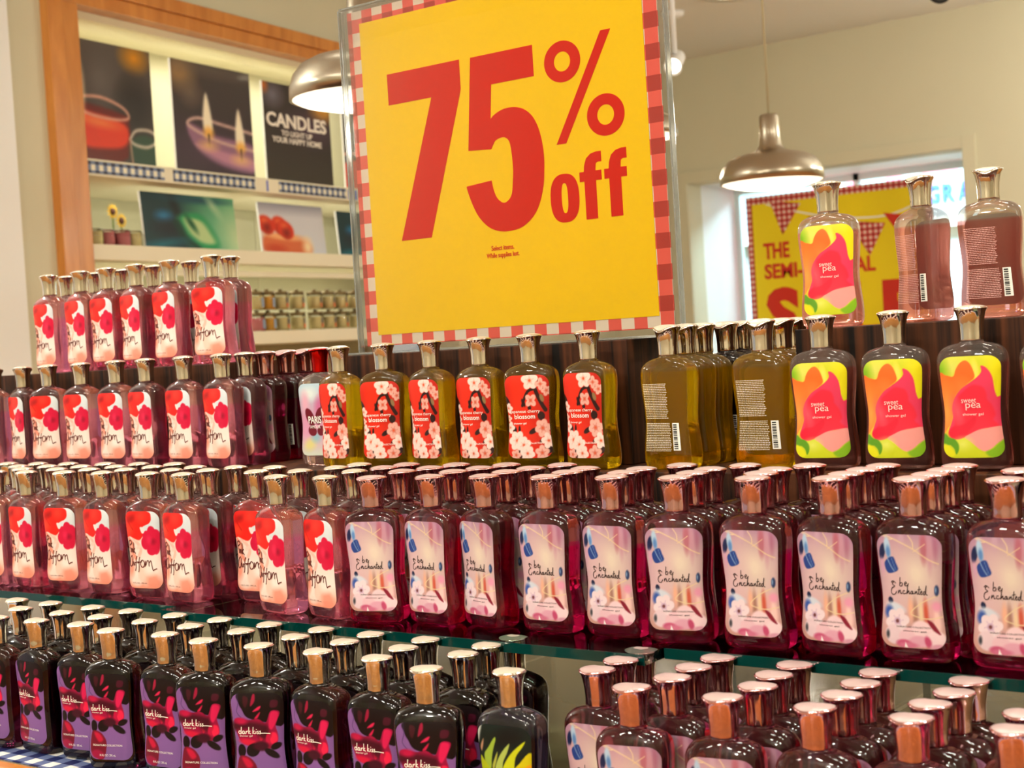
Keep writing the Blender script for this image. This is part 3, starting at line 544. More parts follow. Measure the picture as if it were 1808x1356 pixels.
# table below
TB = 'bottles on the table under the glass shelf'
row(ZB, 1.256, [('d', -1.914, 4, -.008), ('d', -1.828, -3), ('d', -1.734, 8, .006), ('d', -1.649, 18, -.008), ('d', -1.548, 6, .002), ('d', -1.461, 20, -.008), ('d', -1.364, 26, -.003), ('d', -1.264, 1), ('d', -1.168, 8), ('d', -1.074, 24, -.022)], 'in front row on table', TB)
bottle('t', -.977, 1.26, ZB, 4, 'slate gel bottle with yellow leaf label at right end of purple ones', TB)
row(ZB, 1.311, c_((-1.946, -1.844, -1.754, -1.655, -1.559, -1.459, -1.358, -1.272, -1.175, -1.083), 3, 'd'), 'in second row on table', TB)
row(ZB, 1.359, c_((-2.025, -1.938, -1.834, -1.746, -1.647, -1.553, -1.455, -1.358, -1.271, -1.18, -1.085), 3, 'd'), 'in third row on table', TB)
bottle('d', -1.08, 1.405, ZB, 3, 'rearmost plum-black bottle behind the slate gel bottle', TB)
row(ZB, 1.250, [('e', -.813, 12), ('e', -.708, 10), ('e', -.61, 8), ('e', -.516, 8), ('e', -.424, 8)], 'in front row on table', TB)
row(ZB, 1.303, c_((-.89, -.796, -.697, -.607, -.519, -.431), 3, 'e'), 'in second row on table', TB)
row(ZB, 1.352, c_((-.891, -.799, -.704, -.609, -.514), 3, 'e'), 'in third row on table', TB)
row(ZB, 1.401, c_((-.895, -.796, -.704, -.611, -.517), 3, 'e'), 'in rear row on table', TB)

# ------------------------------------------------------------------ display furniture
t = empty('display_table', (-1.3, 1.8, FLOOR)); tag(t, 'wooden display table with glossy top carrying the bottles', 'table')
def part(name, x0, x1, y0, y1, z0, z1, mat, p, bevel=0):
    o = box(name, x0, x1, y0, y1, z0, z1, mat, p, bevel); o.matrix_parent_inverse = Matrix.Translation(-p.location); return o
part('top', -3.3, .6, 1.19, 2.75, ZB-.03, ZB, M['table'], t, .002)
part('front_edge', -3.3, .6, 1.165, 1.189, ZB-.06, ZB+.002, M['honey'], t, .003)
for x in (-3.2, .5):
    for y in (1.25, 2.65): part('leg', x-.04, x+.04, y-.04, y+.04, FLOOR, ZB-.03, M['honey'], t)
o = box('gingham_runner', -3.25, .55, 1.195, 1.30, ZB+.0003, ZB+.0012, M['bgingham']); tag(o, 'blue and white gingham paper strip along table front', 'paper')
def shelf_pane(x0, x1, yf, label):
    s = empty('glass_shelf', ((x0+x1)/2, 1.7, ZG)); tag(s, label, 'shelf', 'glass panes of the shelf')
    part('pane', x0, x1, yf, 2.2, ZG-.012, ZG-.0003, M['glass'], s); part('green_edge', x0, x1, yf-.002, yf-.0001, ZG-.0122, ZG-.0002, M['teal'], s)
shelf_pane(-3.2, -1.692, 1.398, 'glass shelf pane at left with green edge'); shelf_pane(-1.69, -.871, 1.37, 'middle glass shelf pane with green edge, set forward'); shelf_pane(-.869, .4, 1.41, 'glass shelf pane at right with green edge')
for i, (x, y0, lb) in enumerate(((-1.5, 1.46, 'clear acrylic support behind purple bottles under glass shelf'), (-.951, 1.44, 'clear acrylic support beside the slate gel bottle'), (-.818, 1.47, 'clear acrylic support behind left column of lower magenta bottles'), (-.60, 1.50, 'clear acrylic support behind middle of lower magenta bottles'), (-2.3, 1.46, 'clear acrylic support under left end of glass shelf'))):
    s = empty('acrylic_support', (x, y0, ZB)); tag(s, lb, 'support', 'shelf supports')
    part('sheet', x-.004, x+.004, y0, y0+.6, ZB+.0005, ZG-.0125, M['acryl'], s); part('edge', x-.0042, x+.0042, y0-.001, y0-.0001, ZB+.0005, ZG-.0125, M['acedge'], s)
o = box('display_deck', -3.1, .3, 1.638, 2.19, ZG+.0005, ZD, M['ebony'], None, .0015); tag(o, 'long dark striped wood deck standing on the glass shelf', 'riser')
for x0, x1, yf, lb in ((-3.0, -1.918, 1.727, 'dark wood riser at left under pink bottles'), (-1.645, -1.098, 1.727, 'dark wood riser in middle under the big sign'), (-.846, .2, 1.735, 'dark wood riser at right under rosy bottles')):
    o = box('wood_riser', x0, x1, yf, yf+.24, ZD+.0005, ZT, M['ebony'], None, .0012); tag(o, lb, 'riser', 'dark wood risers')

# ------------------------------------------------------------------ the 75% off sign
SY = 1.78; SX0, SX1, SZ0, SZ1 = -1.632, -1.050, .007, .549
sg = empty('sale_sign', (-1.341, SY, ZT)); tag(sg, 'big yellow 75 percent off sign in clear acrylic holder', 'sign')
def sgp(o): o.parent = sg; o.matrix_parent_inverse = Matrix.Translation(-sg.location); return o
def flat(name, g_, y, mat, th=.0008):
    """thin raised print: outline geometry in (x, z) pushed out at plane y"""
    n = len(g_.V); V = [(a, y, b) for a, b in g_.V]+[(a, y+th, b) for a, b in g_.V]; F = [tuple(f) for f in g_.F]
    ec = {}
    for f in g_.F:
        for i in range(len(f)):
            k = tuple(sorted((f[i], f[(i+1) % len(f)]))); ec[k] = ec.get(k, 0)+1
    F += [(a, b, b+n, a+n) for (a, b), c in ec.items() if c == 1]
    return mesh(name, V, F, mat)
me = boxes('paper', [(SX0, SX1, SY, SY+.002, SZ0, SZ1)], M['rgingham']); me.transform(Matrix.Translation((-(SX0+.0095), 0, -(SZ1-.0125))))
o = obj('gingham_paper', me); o.location = (SX0+.0095, 0, SZ1-.0125); sgp(o)
sgp(box('yellow_panel', -1.606, -1.074, SY-.0007, SY-.0001, .0245, .528, M['yellow']))
def glyph(name, P, hole=None, n=40):
    g_ = Geo()
    if hole is None:
        bm = bmesh.new(); vs = [bm.verts.new((x/1000, 0, z/1000)) for x, z in P]; f = bm.faces.new(vs); bm.normal_update(); r = bmesh.ops.triangulate(bm, faces=[f]); bm.verts.index_update()
        g_.add([(v.co.x, v.co.z) for v in bm.verts], [tuple(v.index for v in f.verts) for f in bm.faces]); bm.free()
    else:
        (cx, cz, w_, h_, e1), (w2, h2, e2) = P, hole; V = []
        for (a_, b_, e) in ((w_/2, h_/2, e1), (w2/2, h2/2, e2)):
            for k in range(n):
                q = 2*math.pi*k/n; c, s_ = math.cos(q), math.sin(q); V.append((cx+a_*math.copysign(abs(c)**(2/e), c), cz+b_*math.copysign(abs(s_)**(2/e), s_)))
        g_.add(V, [(k, (k+1) % n, n+(k+1) % n, n+k) for k in range(n)])
    return sgp(obj(name, flat(name, g_, SY-.0013, M['red'], .0006)))
glyph('digit_seven', [(-1553, 438), (-1405, 438), (-1405, 393), (-1408, 383), (-1481, 172), (-1543, 172), (-1464, 389), (-1553, 389)])
P5 = [(-1383, 437), (-1266, 437), (-1266, 391), (-1346, 391), (-1351, 339)]+[tuple(p) for p in smoothpts([(-1349, 341), (-1341, 346), (-1325, 351), (-1306, 351), (-1289, 346), (-1274, 334), (-1264, 316), (-1258, 293), (-1256, 269), (-1257, 252), (-1260, 229), (-1269, 203), (-1282, 185), (-1302, 172), (-1323, 168), (-1345, 169), (-1366, 177), (-1384, 194), (-1395, 214), (-1402, 232), (-1405, 243)], 3)][1:]+[(-1356, 247)]+[tuple(p) for p in smoothpts([(-1356, 247), (-1353, 232), (-1347, 219), (-1336, 211), (-1326, 214), (-1319, 223), (-1316, 240), (-1314, 259), (-1315, 284), (-1318, 301), (-1325, 308), (-1334, 309), (-1344, 306), (-1349, 300), (-1353, 294)], 3)][1:]+[(-1397, 297)]
glyph('digit_five', P5)
glyph('percent_ring', (-1.214, .404, .064, .060, 2), (.029, .029, 2)); glyph('percent_ring', (-1.144, .317, .064, .060, 2), (.029, .029, 2)); glyph('percent_bar', [(-1145, 437), (-1128, 437), (-1215, 285), (-1232, 285)])
glyph('letter_o', (-1.223, .206, .051, .071, 2.5), (.0115, .044, 2.6))
FF = [(-1187, 171), (-1187, 226), (-1195, 226), (-1195, 240), (-1187, 240), (-1186, 249), (-1182, 259), (-1174, 265), (-1164, 267), (-1156, 267), (-1156, 252), (-1163, 252), (-1166, 250), (-1167, 240), (-1157, 240), (-1157, 226), (-1167, 226), (-1167, 171)]
glyph('letter_f', FF); glyph('letter_f', [(x+43, z) for x, z in FF])
g = Geo(); g.text('Select items.', -1.364, -1.321, .1405, .148, .012); g.text('While supplies last.', -1.374, -1.312, .1275, .137, .012)
tag(sgp(obj('small_print', flat('small_print', g, SY-.0013, M['red'], .0006))), kind='stuff')
for y0, y1 in ((SY-.0055, SY-.003), (SY+.004, SY+.0065)): sgp(box('acrylic_pane', SX0-.013, SX1+.011, y0, y1, ZT+.004, SZ1+.006, M['acryl']))
for x in (SX0-.016, SX1+.0115): sgp(box('acrylic_edge', x, x+.003, SY-.0056, SY+.0066, ZT+.004, SZ1+.006, M['acedge'], None, .0006))
sgp(box('acrylic_top_edge', SX0-.013, SX1+.011, SY-.0056, SY+.0066, SZ1+.0061, SZ1+.0085, M['acedge']))
sgp(box('acrylic_foot', SX0-.02, SX1+.013, SY-.04, SY+.06, ZT+.0004, ZT+.0038, M['acedge'], None, .0008))

# ------------------------------------------------------------------ room shell
o = box('floor', -7.5, 4.2, -3.5, BACK+5, FLOOR-.1, FLOOR, M['floor']); tag(o, kind='structure')
o = box('ceiling', -7.5, 4.2, -3.5, BACK+.2, CEIL, CEIL+.1, M['ceil']); tag(o, kind='structure')
OX0, OX1, OZ0, OZ1 = -5.255, -3.258, -.7, 1.05
o = obj('wall_back', boxes('wall_back', [(-7.5, OX0, BACK, BACK+.18, FLOOR, CEIL), (OX1, 4.2, BACK, BACK+.18, FLOOR, CEIL), (OX0, OX1, BACK, BACK+.18, OZ1, CEIL), (OX0, OX1, BACK, BACK+.18, FLOOR, OZ0)], M['cream'])); tag(o, kind='structure')
o = box('wall_right', 4.0, 4.2, -3.5, BACK, FLOOR, CEIL, M['cream']); tag(o, kind='structure')
o = box('wall_front', -7.5, 4.2, -3.5, -3.3, FLOOR, CEIL, M['cream']); tag(o, kind='structure')
# window trim
wt = empty('window_1', ((OX0+OX1)/2, BACK, OZ0)); tag(wt, kind='structure')
def wp(o): o.parent = wt; o.matrix_parent_inverse = Matrix.Translation(-wt.location); return o
for nm, a in (('trim_board', (OX0-.085, OX0, OZ0, OZ1+.085)), ('trim_board', (OX1, OX1+.085, OZ0, OZ1+.085)), ('trim_board', (OX0, OX1, OZ1, OZ1+.085))): wp(box(nm, a[0], a[1], BACK-.02, BACK-.0005, a[2], a[3], M['cream'], None, .004))
RD = BACK+.68
wp(box('reveal', OX0-.03, OX0, BACK+.18, RD, OZ0, OZ1+.03, M['lightpaint'])); wp(box('reveal', OX1, OX1+.03, BACK+.18, RD, OZ0, OZ1+.03, M['lightpaint'])); wp(box('reveal_top', OX0, OX1, BACK+.18, RD, OZ1, OZ1+.03, M['lightpaint'])); wp(box('sill', OX0, OX1, BACK+.18, RD, OZ0-.03, OZ0, M['lightpaint']))
for x in (OX0, -4.3, OX1-.04): wp(box('mullion', x, x+.04, RD, RD+.04, OZ0, OZ1, M['mint']))
for z in (OZ0, OZ1-.05): wp(box('rail', OX0+.04, OX1-.04, RD, RD+.04, z, z+.05, M['mint']))
for x0, x1 in ((OX0+.04, -4.3), (-4.26, OX1-.04)): wp(box('pane', x0, x1, RD+.015, RD+.02, OZ0+.05, OZ1-.05, M['pane']))
# sale poster standing in the window
PY = 9.6; ps = empty('window_poster', (-4.32, PY, OZ0)); tag(ps, 'yellow sale poster with red gingham border standing in back window', 'poster')
def pp(o): o.parent = ps; o.matrix_parent_inverse = Matrix.Translation(-ps.location); return o
pp(box('gingham_board', -5.013, -3.628, PY, PY+.012, OZ0+.001, .94, M['sgingham'])); pp(box('yellow_field', -4.965, -3.676, PY-.003, PY-.0002, OZ0+.06, .885, M['yelp']))
for tx, x0, x1, z0, z1, bd in (('THE', -4.889, -4.685, .485, .600, .03), ('SEMI-ANNUAL', -4.889, -4.045, .340, .449, .03), ('SALE', -4.889, -3.74, -.13, .278, .05)):
    g = Geo(); g.text(tx, x0, x1, z0, z1, bd)
    for q in g.islands(): pp(obj('letter', flat('letter', q, PY-.006, M['redp'], .002)))
for x, z, w_, h_, m, s_ in ((-4.70, .90, .24, .25, 'sgingham', -.03), (-4.10, .70, .28, .25, 'sgingham', .02), (-3.86, .73, .22, .16, 'redp', .0), (-4.42, .76, .22, .2, 'redp', 0)):
    g = Geo(); g.poly([(x-w_/2, z), (x+w_/2, z-.04), (x+s_, z-h_)]); pp(obj('pennant', flat('pennant', g, PY-.007, M[m], .002)))
g = Geo(); g.ribbon([(-4.85, .88), (-4.6, .80), (-4.3, .73), (-3.95, .71), (-3.7, .78)], .012); pp(obj('bunting_string', flat('bunting_string', g, PY-.006, M['ivory'], .001)))
# mall beyond the window
MALLY = 14.0
o = box('wall_mall', -12, 2, MALLY, MALLY+.2, FLOOR, 4, M['mall']); tag(o, kind='structure')
o = box('ceiling_mall', -12, 2, BACK+.19, MALLY, 2.35, 2.45, M['lightpaint']); tag(o, kind='structure')
lamp('mall_daylight', 'AREA', (-4.9, 11.4, 2.3), 1700, (.72, .88, 1), (-4.9, 11.2, 0), shape='RECTANGLE', size=4, size_y=3)
sf = empty('storefront_sign', (-5.3, MALLY, 1.0)); tag(sf, 'row of blue letters on the far wall seen through window', 'sign')
for i, ch in enumerate('GRA'):
    g = Geo(); x = -5.32+i*.15; g.text(ch, x, x+.115, 1.10, 1.28, .03); o = obj('letter', flat('letter', g, MALLY-.032, M['blue'], .03)); o.parent = sf; o.matrix_parent_inverse = Matrix.Translation(-sf.location)
o = box('fascia_rail', -8, -3, MALLY-.3, MALLY-.2, 1.58, 1.62, M['black']); tag(o, 'thin dark rail under ceiling beyond window', 'rail')
o = box('shelf_band', -8, -3, MALLY-.2, MALLY-.01, .86, .96, M['lightpaint']); tag(o, 'pale ledge on far wall beyond window', 'ledge')
bt = empty('flag_bunting', (-5.9, MALLY, 1.45)); tag(bt, 'string of pink and white flags on far wall beyond window', 'bunting')
def btp(o): o.parent = bt; o.matrix_parent_inverse = Matrix.Translation(-bt.location); return o
btp(box('string', -6.7, -4.9, MALLY-.02, MALLY-.001, 1.42, 1.432, M['lightpaint']))
for x, m in ((-6.55, 'pinkp'), (-6.36, 'lightpaint'), (-6.17, 'pinkp'), (-5.75, 'pinkp'), (-5.56, 'lightpaint'), (-5.37, 'pinkp'), (-5.18, 'pinkp')):
    g = Geo(); g.poly([(x, 1.42), (x+.17, 1.42), (x+.14, 1.28), (x+.03, 1.28)]); btp(obj('flag', flat('flag', g, MALLY-.014, M[m], .012)))

# ------------------------------------------------------------------ pendants and ceiling fittings
SH = [(.030, .248), (.036, .240), (.038, .180), (.042, .135), (.056, .116), (.090, .107), (.130, .098), (.160, .083), (.180, .058), (.189, .030), (.1905, 0)]
def pendant(loc, sc, label):
    p = empty('pendant_lamp', loc); tag(p, label, 'lamp', 'brushed metal pendant lamps')
    outer = lathe('shade', [(r*sc, z*sc) for r, z in SH], 40, M['steel']); obj('shade', outer, p)
    obj('diffuser', lathe('diffuser', [(r*sc, z*sc) for r, z in ((.002, -.026), (.06, -.0245), (.12, -.0185), (.165, -.0085), (.187, .002), (.186, .012))], 40, M['white']), p)
    obj('cord', tube('cord', [(0, 0, .24*sc), (0, 0, CEIL-loc[2])], .0045, M['cord']), p)
    obj('canopy', lathe('canopy', [(.05, CEIL-loc[2]-.03), (.06, CEIL-loc[2]-.001)], 20, M['steel']), p)
    lamp('pendant_light', 'POINT', (loc[0], loc[1], loc[2]-.10), 9, (1, .88, .7), shadow_soft_size=.06)
pendant((-2.461, 4.929, .53), 1.0, 'brushed metal pendant lamp right of the big sign')
pendant((-2.43, 2.705, .62), 1.0, 'large near pendant lamp half hidden behind left edge of sign')
pendant((-3.40, 5.51, .86), 1.0, 'far pendant lamp peeping past right edge of sign')
dl = empty('ceiling_downlight', (-4.01, 7.62, CEIL)); tag(dl, 'round recessed light in ceiling above right of sign', 'light')
obj('ring', lathe('ring', [(.10, -.001), (.15, -.02), (.155, -.001)], 28, M['lightpaint']), dl); obj('lens', lathe('lens', [(0.001, -.012), (.10, -.011), (.105, -.002)], 28, M['bulb']), dl)
o = obj('smoke_detector', lathe('smoke_detector', [(.001, -.035), (.05, -.034), (.07, -.02), (.072, -.001)], 24, M['lightpaint']), None, (-4.49, 7.79, CEIL)); tag(o, 'small round detector on ceiling at sign right edge', 'detector')
def spotlight(loc, aim, label, lens, stem_):
    p = empty('track_spotlight', loc); tag(p, label, 'spotlight', 'track spotlights')
    R_ = (Vector(aim)-Vector(loc)).to_track_quat('-Z', 'Y').to_matrix().to_4x4()
    h = lathe('head', [(.022, .08), (.034, .07), (.038, -.05), (.044, -.065), (.040, -.066), (.034, -.05)], 24, M['black'] if not lens else M['lightpaint']); h.transform(R_); obj('head', h, p)
    l_ = lathe('lens', [(.001, -.052), (.034, -.051)], 24, M['bulb'] if lens else M['steel']); l_.transform(R_); obj('lens', l_, p)
    obj('stem', tube('stem', [(0, 0, .04), (0, 0, CEIL-loc[2]-.02)], .012, M['black'] if not lens else M['lightpaint']), p)
    obj('mount', boxes('mount', [(-.12, .12, -.02, .02, CEIL-loc[2]-.02, CEIL-loc[2]-.001)], M['lightpaint']), p)
spotlight((-3.40, 5.90, 1.235), (-2.2, 2, -1), 'white track spotlight with lit lens at sign right edge', True, .3)
spotlight((-2.03, 5.60, 1.27), (-1.7, 3, -.5), 'dark spotlight cut by top edge, left one of pair above right', False, .3)
spotlight((-1.80, 5.72, 1.285), (-2.6, 4.4, 0), 'dark spotlight cut by top edge, right one of pair above right', False, .3)

# ------------------------------------------------------------------ candle shelves in the left wall
PW = (-5.115, 3.846); RW = math.radians(98.7)
def nic(name): return empty(name, (PW[0], PW[1], 0), RW)
wl = nic('wall_left'); tag(wl, kind='structure')
HB = .62
obj('wall_panels', boxes('wall_panels', [(-.335, -.07, -.001, .2, FLOOR, CEIL), (-.07, 3.1, -.001, .2, 1.58, CEIL), (3.1, 6.0, -.001, .2, FLOOR, CEIL), (-.07, 3.1, -.001, .2, FLOOR, -.75)], M['cream']), wl)
obj('corner_return', boxes('corner_return', [(-3.2, -.335, -.03, .2, FLOOR, CEIL)], M['lightpaint']), wl)
obj('recess_back', boxes('recess_back', [(-.07, 3.1, HB, HB+.05, -.8, 1.6)], M['panel']), wl); obj('recess_side', boxes('recess_side', [(-.1, -.0701, .2, HB, -.8, 1.6)], M['header']), wl); obj('recess_top', boxes('recess_top', [(-.07, 3.1, .2, HB, 1.58, 1.62)], M['header']), wl)
obj('recess_header', boxes('recess_header', [(.06, 3.1, .05, .2, 1.488, 1.56)], M['header']), wl)
obj('batten', boxes('batten', [(1.62, 1.635, HB-.004, HB-.0005, -.7, 1.5)], M['cream']), wl); obj('batten', boxes('batten', [(1.98, 1.995, HB-.004, HB-.0005, -.7, 1.5)], M['cream']), wl)
tr = nic('trim_1'); tag(tr, kind='structure')
for a in ((-.132, -.048, -.045, .05, -.75, 1.645), (-.046, .052, -.03, .22, -.75, 1.522), (-.046, 3.1, -.045, .05, 1.584, 1.645), (-.046, 3.1, -.03, .22, 1.522, 1.583)): obj('plank', boxes('plank', [a], M['honey'], .003), tr)
def nbox(name, a, mat, label=None, cat=None, group=None, bevel=0):
    p = nic(name); me = boxes(name, [a], mat, bevel); bpy.data.objects.remove(p)
    o = obj(name, me, None, (PW[0], PW[1], 0), RW); tag(o, label, cat, group); return o
s1 = nic('wall_shelf'); tag(s1, 'upper white wall shelf with blue gingham price strips', 'shelf', 'candle wall shelves')
obj('board', boxes('board', [(.053, 3.09, .0, HB-.005, .812, .884)], M['shelf'], .003), s1)
for i, (a, b) in enumerate(((.056, .552), (.615, 1.205), (1.40, 1.985))):
    me = boxes('price_strip', [(a, b, -.004, -.0002, .822, .874)], M['strip']); obj('price_strip', me, s1)
obj('blue_tab', boxes('blue_tab', [(2.01, 2.09, -.004, -.0002, .82, .872)], M['bluep']), s1); obj('blue_tab', boxes('blue_tab', [(1.30, 1.308, -.004, -.0002, .82, .872)], M['bluep']), s1)
nbox('wall_shelf', (.053, 3.09, .0, HB-.005, .455, .522), M['shelf'], 'middle white wall shelf with leaning pictures and small candles', 'shelf', 'candle wall shelves', .003)
nbox('wall_shelf', (.053, 3.09, .0, HB-.005, .064, .128), M['shelf'], 'lower white wall shelf holding stacked candle jars', 'shelf', 'candle wall shelves', .003)
nbox('shelf_rail', (.053, 3.09, .06, .1, .40, .425), M['shelf'], 'narrow white rail under middle wall shelf', 'rail')
for x in (.5, 1.4, 2.3): lamp('recess_strip_light', 'AREA', (PW[0]+math.cos(RW)*x-math.sin(RW)*.33, PW[1]+math.sin(RW)*x+math.cos(RW)*.33, 1.56), 3.0, (1, .93, .78), (PW[0]+math.cos(RW)*x-math.sin(RW)*.36, PW[1]+math.sin(RW)*x+math.cos(RW)*.36, 0), shape='RECTANGLE', size=.8, size_y=.12)
lamp('shelf_strip_light', 'AREA', (PW[0]+math.cos(RW)*1.5-math.sin(RW)*.2, PW[1]+math.sin(RW)*1.5+math.cos(RW)*.2, .44), 3.5, (1, .93, .78), (PW[0]+math.cos(RW)*1.5-math.sin(RW)*.3, PW[1]+math.sin(RW)*1.5+math.cos(RW)*.3, -1), shape='RECTANGLE', size=2.6, size_y=.08)
lamp('shelf_strip_light', 'AREA', (PW[0]+math.cos(RW)*1.5-math.sin(RW)*.2, PW[1]+math.sin(RW)*1.5+math.cos(RW)*.2, .80), 2.5, (1, .93, .78), (PW[0]+math.cos(RW)*1.5-math.sin(RW)*.3, PW[1]+math.sin(RW)*1.5+math.cos(RW)*.3, -1), shape='RECTANGLE', size=2.6, size_y=.08)
def picture(name, x0, x1, z0, z1, d, paint, label, lean=0, res=90, cat='poster', group=None):
    p = empty(name, (PW[0]+math.cos(RW)*(x0+x1)/2-math.sin(RW)*d, PW[1]+math.sin(RW)*(x0+x1)/2+math.cos(RW)*d, z0), RW); tag(p, label, cat, group)
    W_, H_ = x1-x0, z1-z0; nx, nz = res, max(8, int(res*H_/W_)); X, Y = np.meshgrid(np.linspace(0, 1, nx+1), np.linspace(0, 1, nz+1))
    A = Art(X*100, Y*100, (60, 55, 55)); paint(A); sh = math.tan(lean)
    V = [((x-.5)*W_, y*H_*sh, y*H_) for y, x in zip(Y.ravel(), X.ravel())]
    F = [(j*(nx+1)+i, j*(nx+1)+i+1, (j+1)*(nx+1)+i+1, (j+1)*(nx+1)+i) for j in range(nz) for i in range(nx)]
    me = mesh('print_face', V, F, M['poster']); setcol(me, A.C); obj('print_face', me, p)
    b = boxes('board', [(-W_/2, W_/2, .001, .012, 0, H_)], M['lightpaint'])
    for v in b.vertices: v.co.y += v.co.z*sh
    obj('board', b, p); return p
def pa1(A):
    A.C[:] = (70, 64, 64); A.vgrad(60, 100, (96, 90, 86)); A.ell(78, 92, 14, 9, (222, 150, 30), 0, 8); A.ell(30, 70, 20, 18, (104, 98, 96), 0, 14); A.ell(75, 50, 22, 22, (48, 46, 48), 0, 12)
    A.poly([(5, 48), (60, 42), (66, 34), (62, 6), (20, -4), (-5, 0), (-5, 48)], (110, 26, 22), 2); A.poly([(-5, 40), (20, 40), (60, 34), (62, 18), (40, 12), (-5, 14)], (232, 60, 30), 2); A.ell(25, 33, 24, 4, (244, 120, 60), -4, 3); A.line([(0, 52), (30, 54), (58, 48), (66, 40), (50, 37), (20, 38), (-2, 42)], 2.4, (226, 170, 150), 1.2)
    A.ell(3, 58, 6, 20, (255, 240, 200), 0, 4); A.ell(86, 12, 22, 15, (50, 80, 66), 0, 2); A.line([(66, 22), (75, 30), (95, 31), (104, 24), (90, 17), (72, 18), (66, 22)], 2.4, (216, 206, 190), 1.2); A.line([(66, 22), (68, 0)], 2, (190, 150, 130), 1.2)
def pa2(A):
    A.C[:] = (58, 50, 56); A.vgrad(40, 100, (72, 66, 66)); A.ell(10, 90, 16, 14, (176, 140, 90), 0, 9, .8); A.ell(22, 72, 10, 9, (120, 104, 90), 0, 8, .8); A.ell(50, 96, 40, 6, (110, 100, 92), 0, 5, .6); A.ell(50, 20, 60, 22, (74, 54, 78), 0, 14, .8)
    A.poly([(16, 44), (50, 36), (104, 30), (104, 6), (60, 8), (26, 22)], (150, 108, 140), 2); A.poly([(24, 26), (60, 12), (104, 8), (104, 16), (60, 22)], (196, 140, 170), 2); A.line([(106, 42), (60, 47), (30, 50), (16, 44), (30, 37), (60, 30), (106, 26)], 2.6, (214, 180, 172), 1.2)
    for x, z in ((42, 40), (83, 30)):
        A.poly([(x-5, z), (x-6, z+14), (x-1, z+34), (x+4, z+16), (x+5, z)], (255, 246, 220), 1.5); A.ell(x, z-2, 6, 5, (246, 190, 90), 0, 3); A.line([(x, z-4), (x, z-14)], 2, (60, 40, 40), .8); A.ell(x-1, z-14, 9, 4, (236, 190, 130), 0, 4, .9)
def pa3(A):
    A.C[:] = (56, 50, 52); A.ell(88, 78, 16, 10, (232, 170, 60), 0, 6); A.ell(14, 88, 12, 10, (112, 110, 126), 0, 8); A.ell(2, 96, 5, 6, (200, 110, 50), 0, 4); A.ell(70, 60, 30, 14, (92, 68, 92), 0, 12, .8); A.vgrad(40, 0, (62, 56, 50))
def pa4(A):
    A.C[:] = (70, 62, 64); A.poly([(0, 30), (60, 34), (70, 0), (0, 0)], (222, 60, 40), 2); A.line([(0, 40), (40, 44), (70, 36)], 3, (220, 160, 140), 1)
def pg(A):
    A.C[:] = (22, 90, 84); A.hgrad(0, 45, (24, 52, 66), 1); A.C[:] = (18, 56, 66); A.hgrad(40, 100, (60, 170, 120)); A.ell(85, 40, 30, 60, (120, 196, 150), 10, 22, .9); A.ell(100, 20, 14, 50, (214, 226, 180), 0, 14, .9); A.ell(22, 58, 7, 9, (40, 130, 190), 0, 6); A.ell(26, 38, 16, 14, (24, 38, 52), 0, 9); A.ell(34, 80, 3, 26, (14, 26, 34), 10, 4)
    A.poly([(36, 56), (44, 66), (60, 66), (70, 46), (78, 8), (60, 2), (46, 20), (40, 40)], (40, 160, 100), 4); A.poly([(42, 56), (50, 58), (62, 52), (70, 32), (74, 14), (60, 14), (48, 30)], (196, 222, 160), 3); A.ell(50, 48, 3, 15, (12, 84, 54), 18, 2); A.line([(34, 50), (40, 26), (54, 6)], 6, (10, 60, 52), 3); A.ell(60, 92, 30, 6, (26, 80, 100), 0, 5); A.ell(76, 82, 3, 14, (190, 220, 180), 20, 4); A.ell(16, 8, 22, 6, (14, 110, 130), 20, 6)
def pr(A):
    A.C[:] = (214, 216, 226); A.vgrad(75, 100, (150, 152, 170)); A.poly([(4, 34), (36, 32), (72, 26), (70, -2), (8, -2)], (222, 110, 66), 3); A.ell(36, 34, 30, 7, (246, 176, 120), -5, 3); A.ell(70, 16, 7, 16, (255, 226, 180), 0, 5); A.ell(20, 10, 14, 8, (206, 74, 44), 0, 5)
    for x, z in ((9, 56), (30, 56), (38, 48)): A.ell(x, z, 12, 19, (218, 54, 30), 12, 1.5); A.ell(x+1, z-6, 5, 9, (120, 20, 14), 0, 4, .8); A.ell(x-2, z+9, 5, 5, (240, 110, 60), 0, 4, .8)
CP = 'candle photographs on the upper shelf'
picture('wall_poster', .107, .575, .886, 1.408, .06, pa1, 'poster of red candle glass, leftmost above gingham strips', 0, group=CP); picture('wall_poster', .714, 1.292, .886, 1.405, .06, pa2, 'poster of two flames in purple glass bowl', 0, group=CP)
p3 = picture('wall_poster', 1.392, 1.965, .886, 1.388, .06, pa3, 'dark poster with white word about candles', 0, group=CP)
for tx, x0, x1, z0, z1, bd in (('CANDLES', .03, .93, .555, .70, .03), ('TO LIGHT UP', .24, .70, .475, .53, .015), ('YOUR HAPPY HOME', .10, .84, .40, .46, .015)):
    g = Geo(); W_, H_ = .573, .502; g.text(tx, (x0-.5)*W_, (x1-.5)*W_, z0*H_, z1*H_, bd)
    for q in g.islands(): obj('letter', flat('letter', q, -.003, M['ivory'], .002), p3)
picture('wall_poster', 2.085, 2.66, .886, 1.36, .06, pa4, 'candle poster mostly hidden behind left edge of big sign', 0, group=CP)
LP = 'pictures leaning on the middle shelf'
picture('leaning_picture', .516, 1.176, .524, .785, .10, pg, 'green leaf picture leaning on middle shelf, left one', .07, group=LP); picture('leaning_picture', 1.369, 1.92, .524, .783, .10, pr, 'picture of raspberries in orange pot on middle shelf', .07, group=LP); picture('leaning_picture', 2.05, 2.65, .524, .77, .10, pg, 'green leaf picture leaning beside left edge of sign', .07, group=LP)
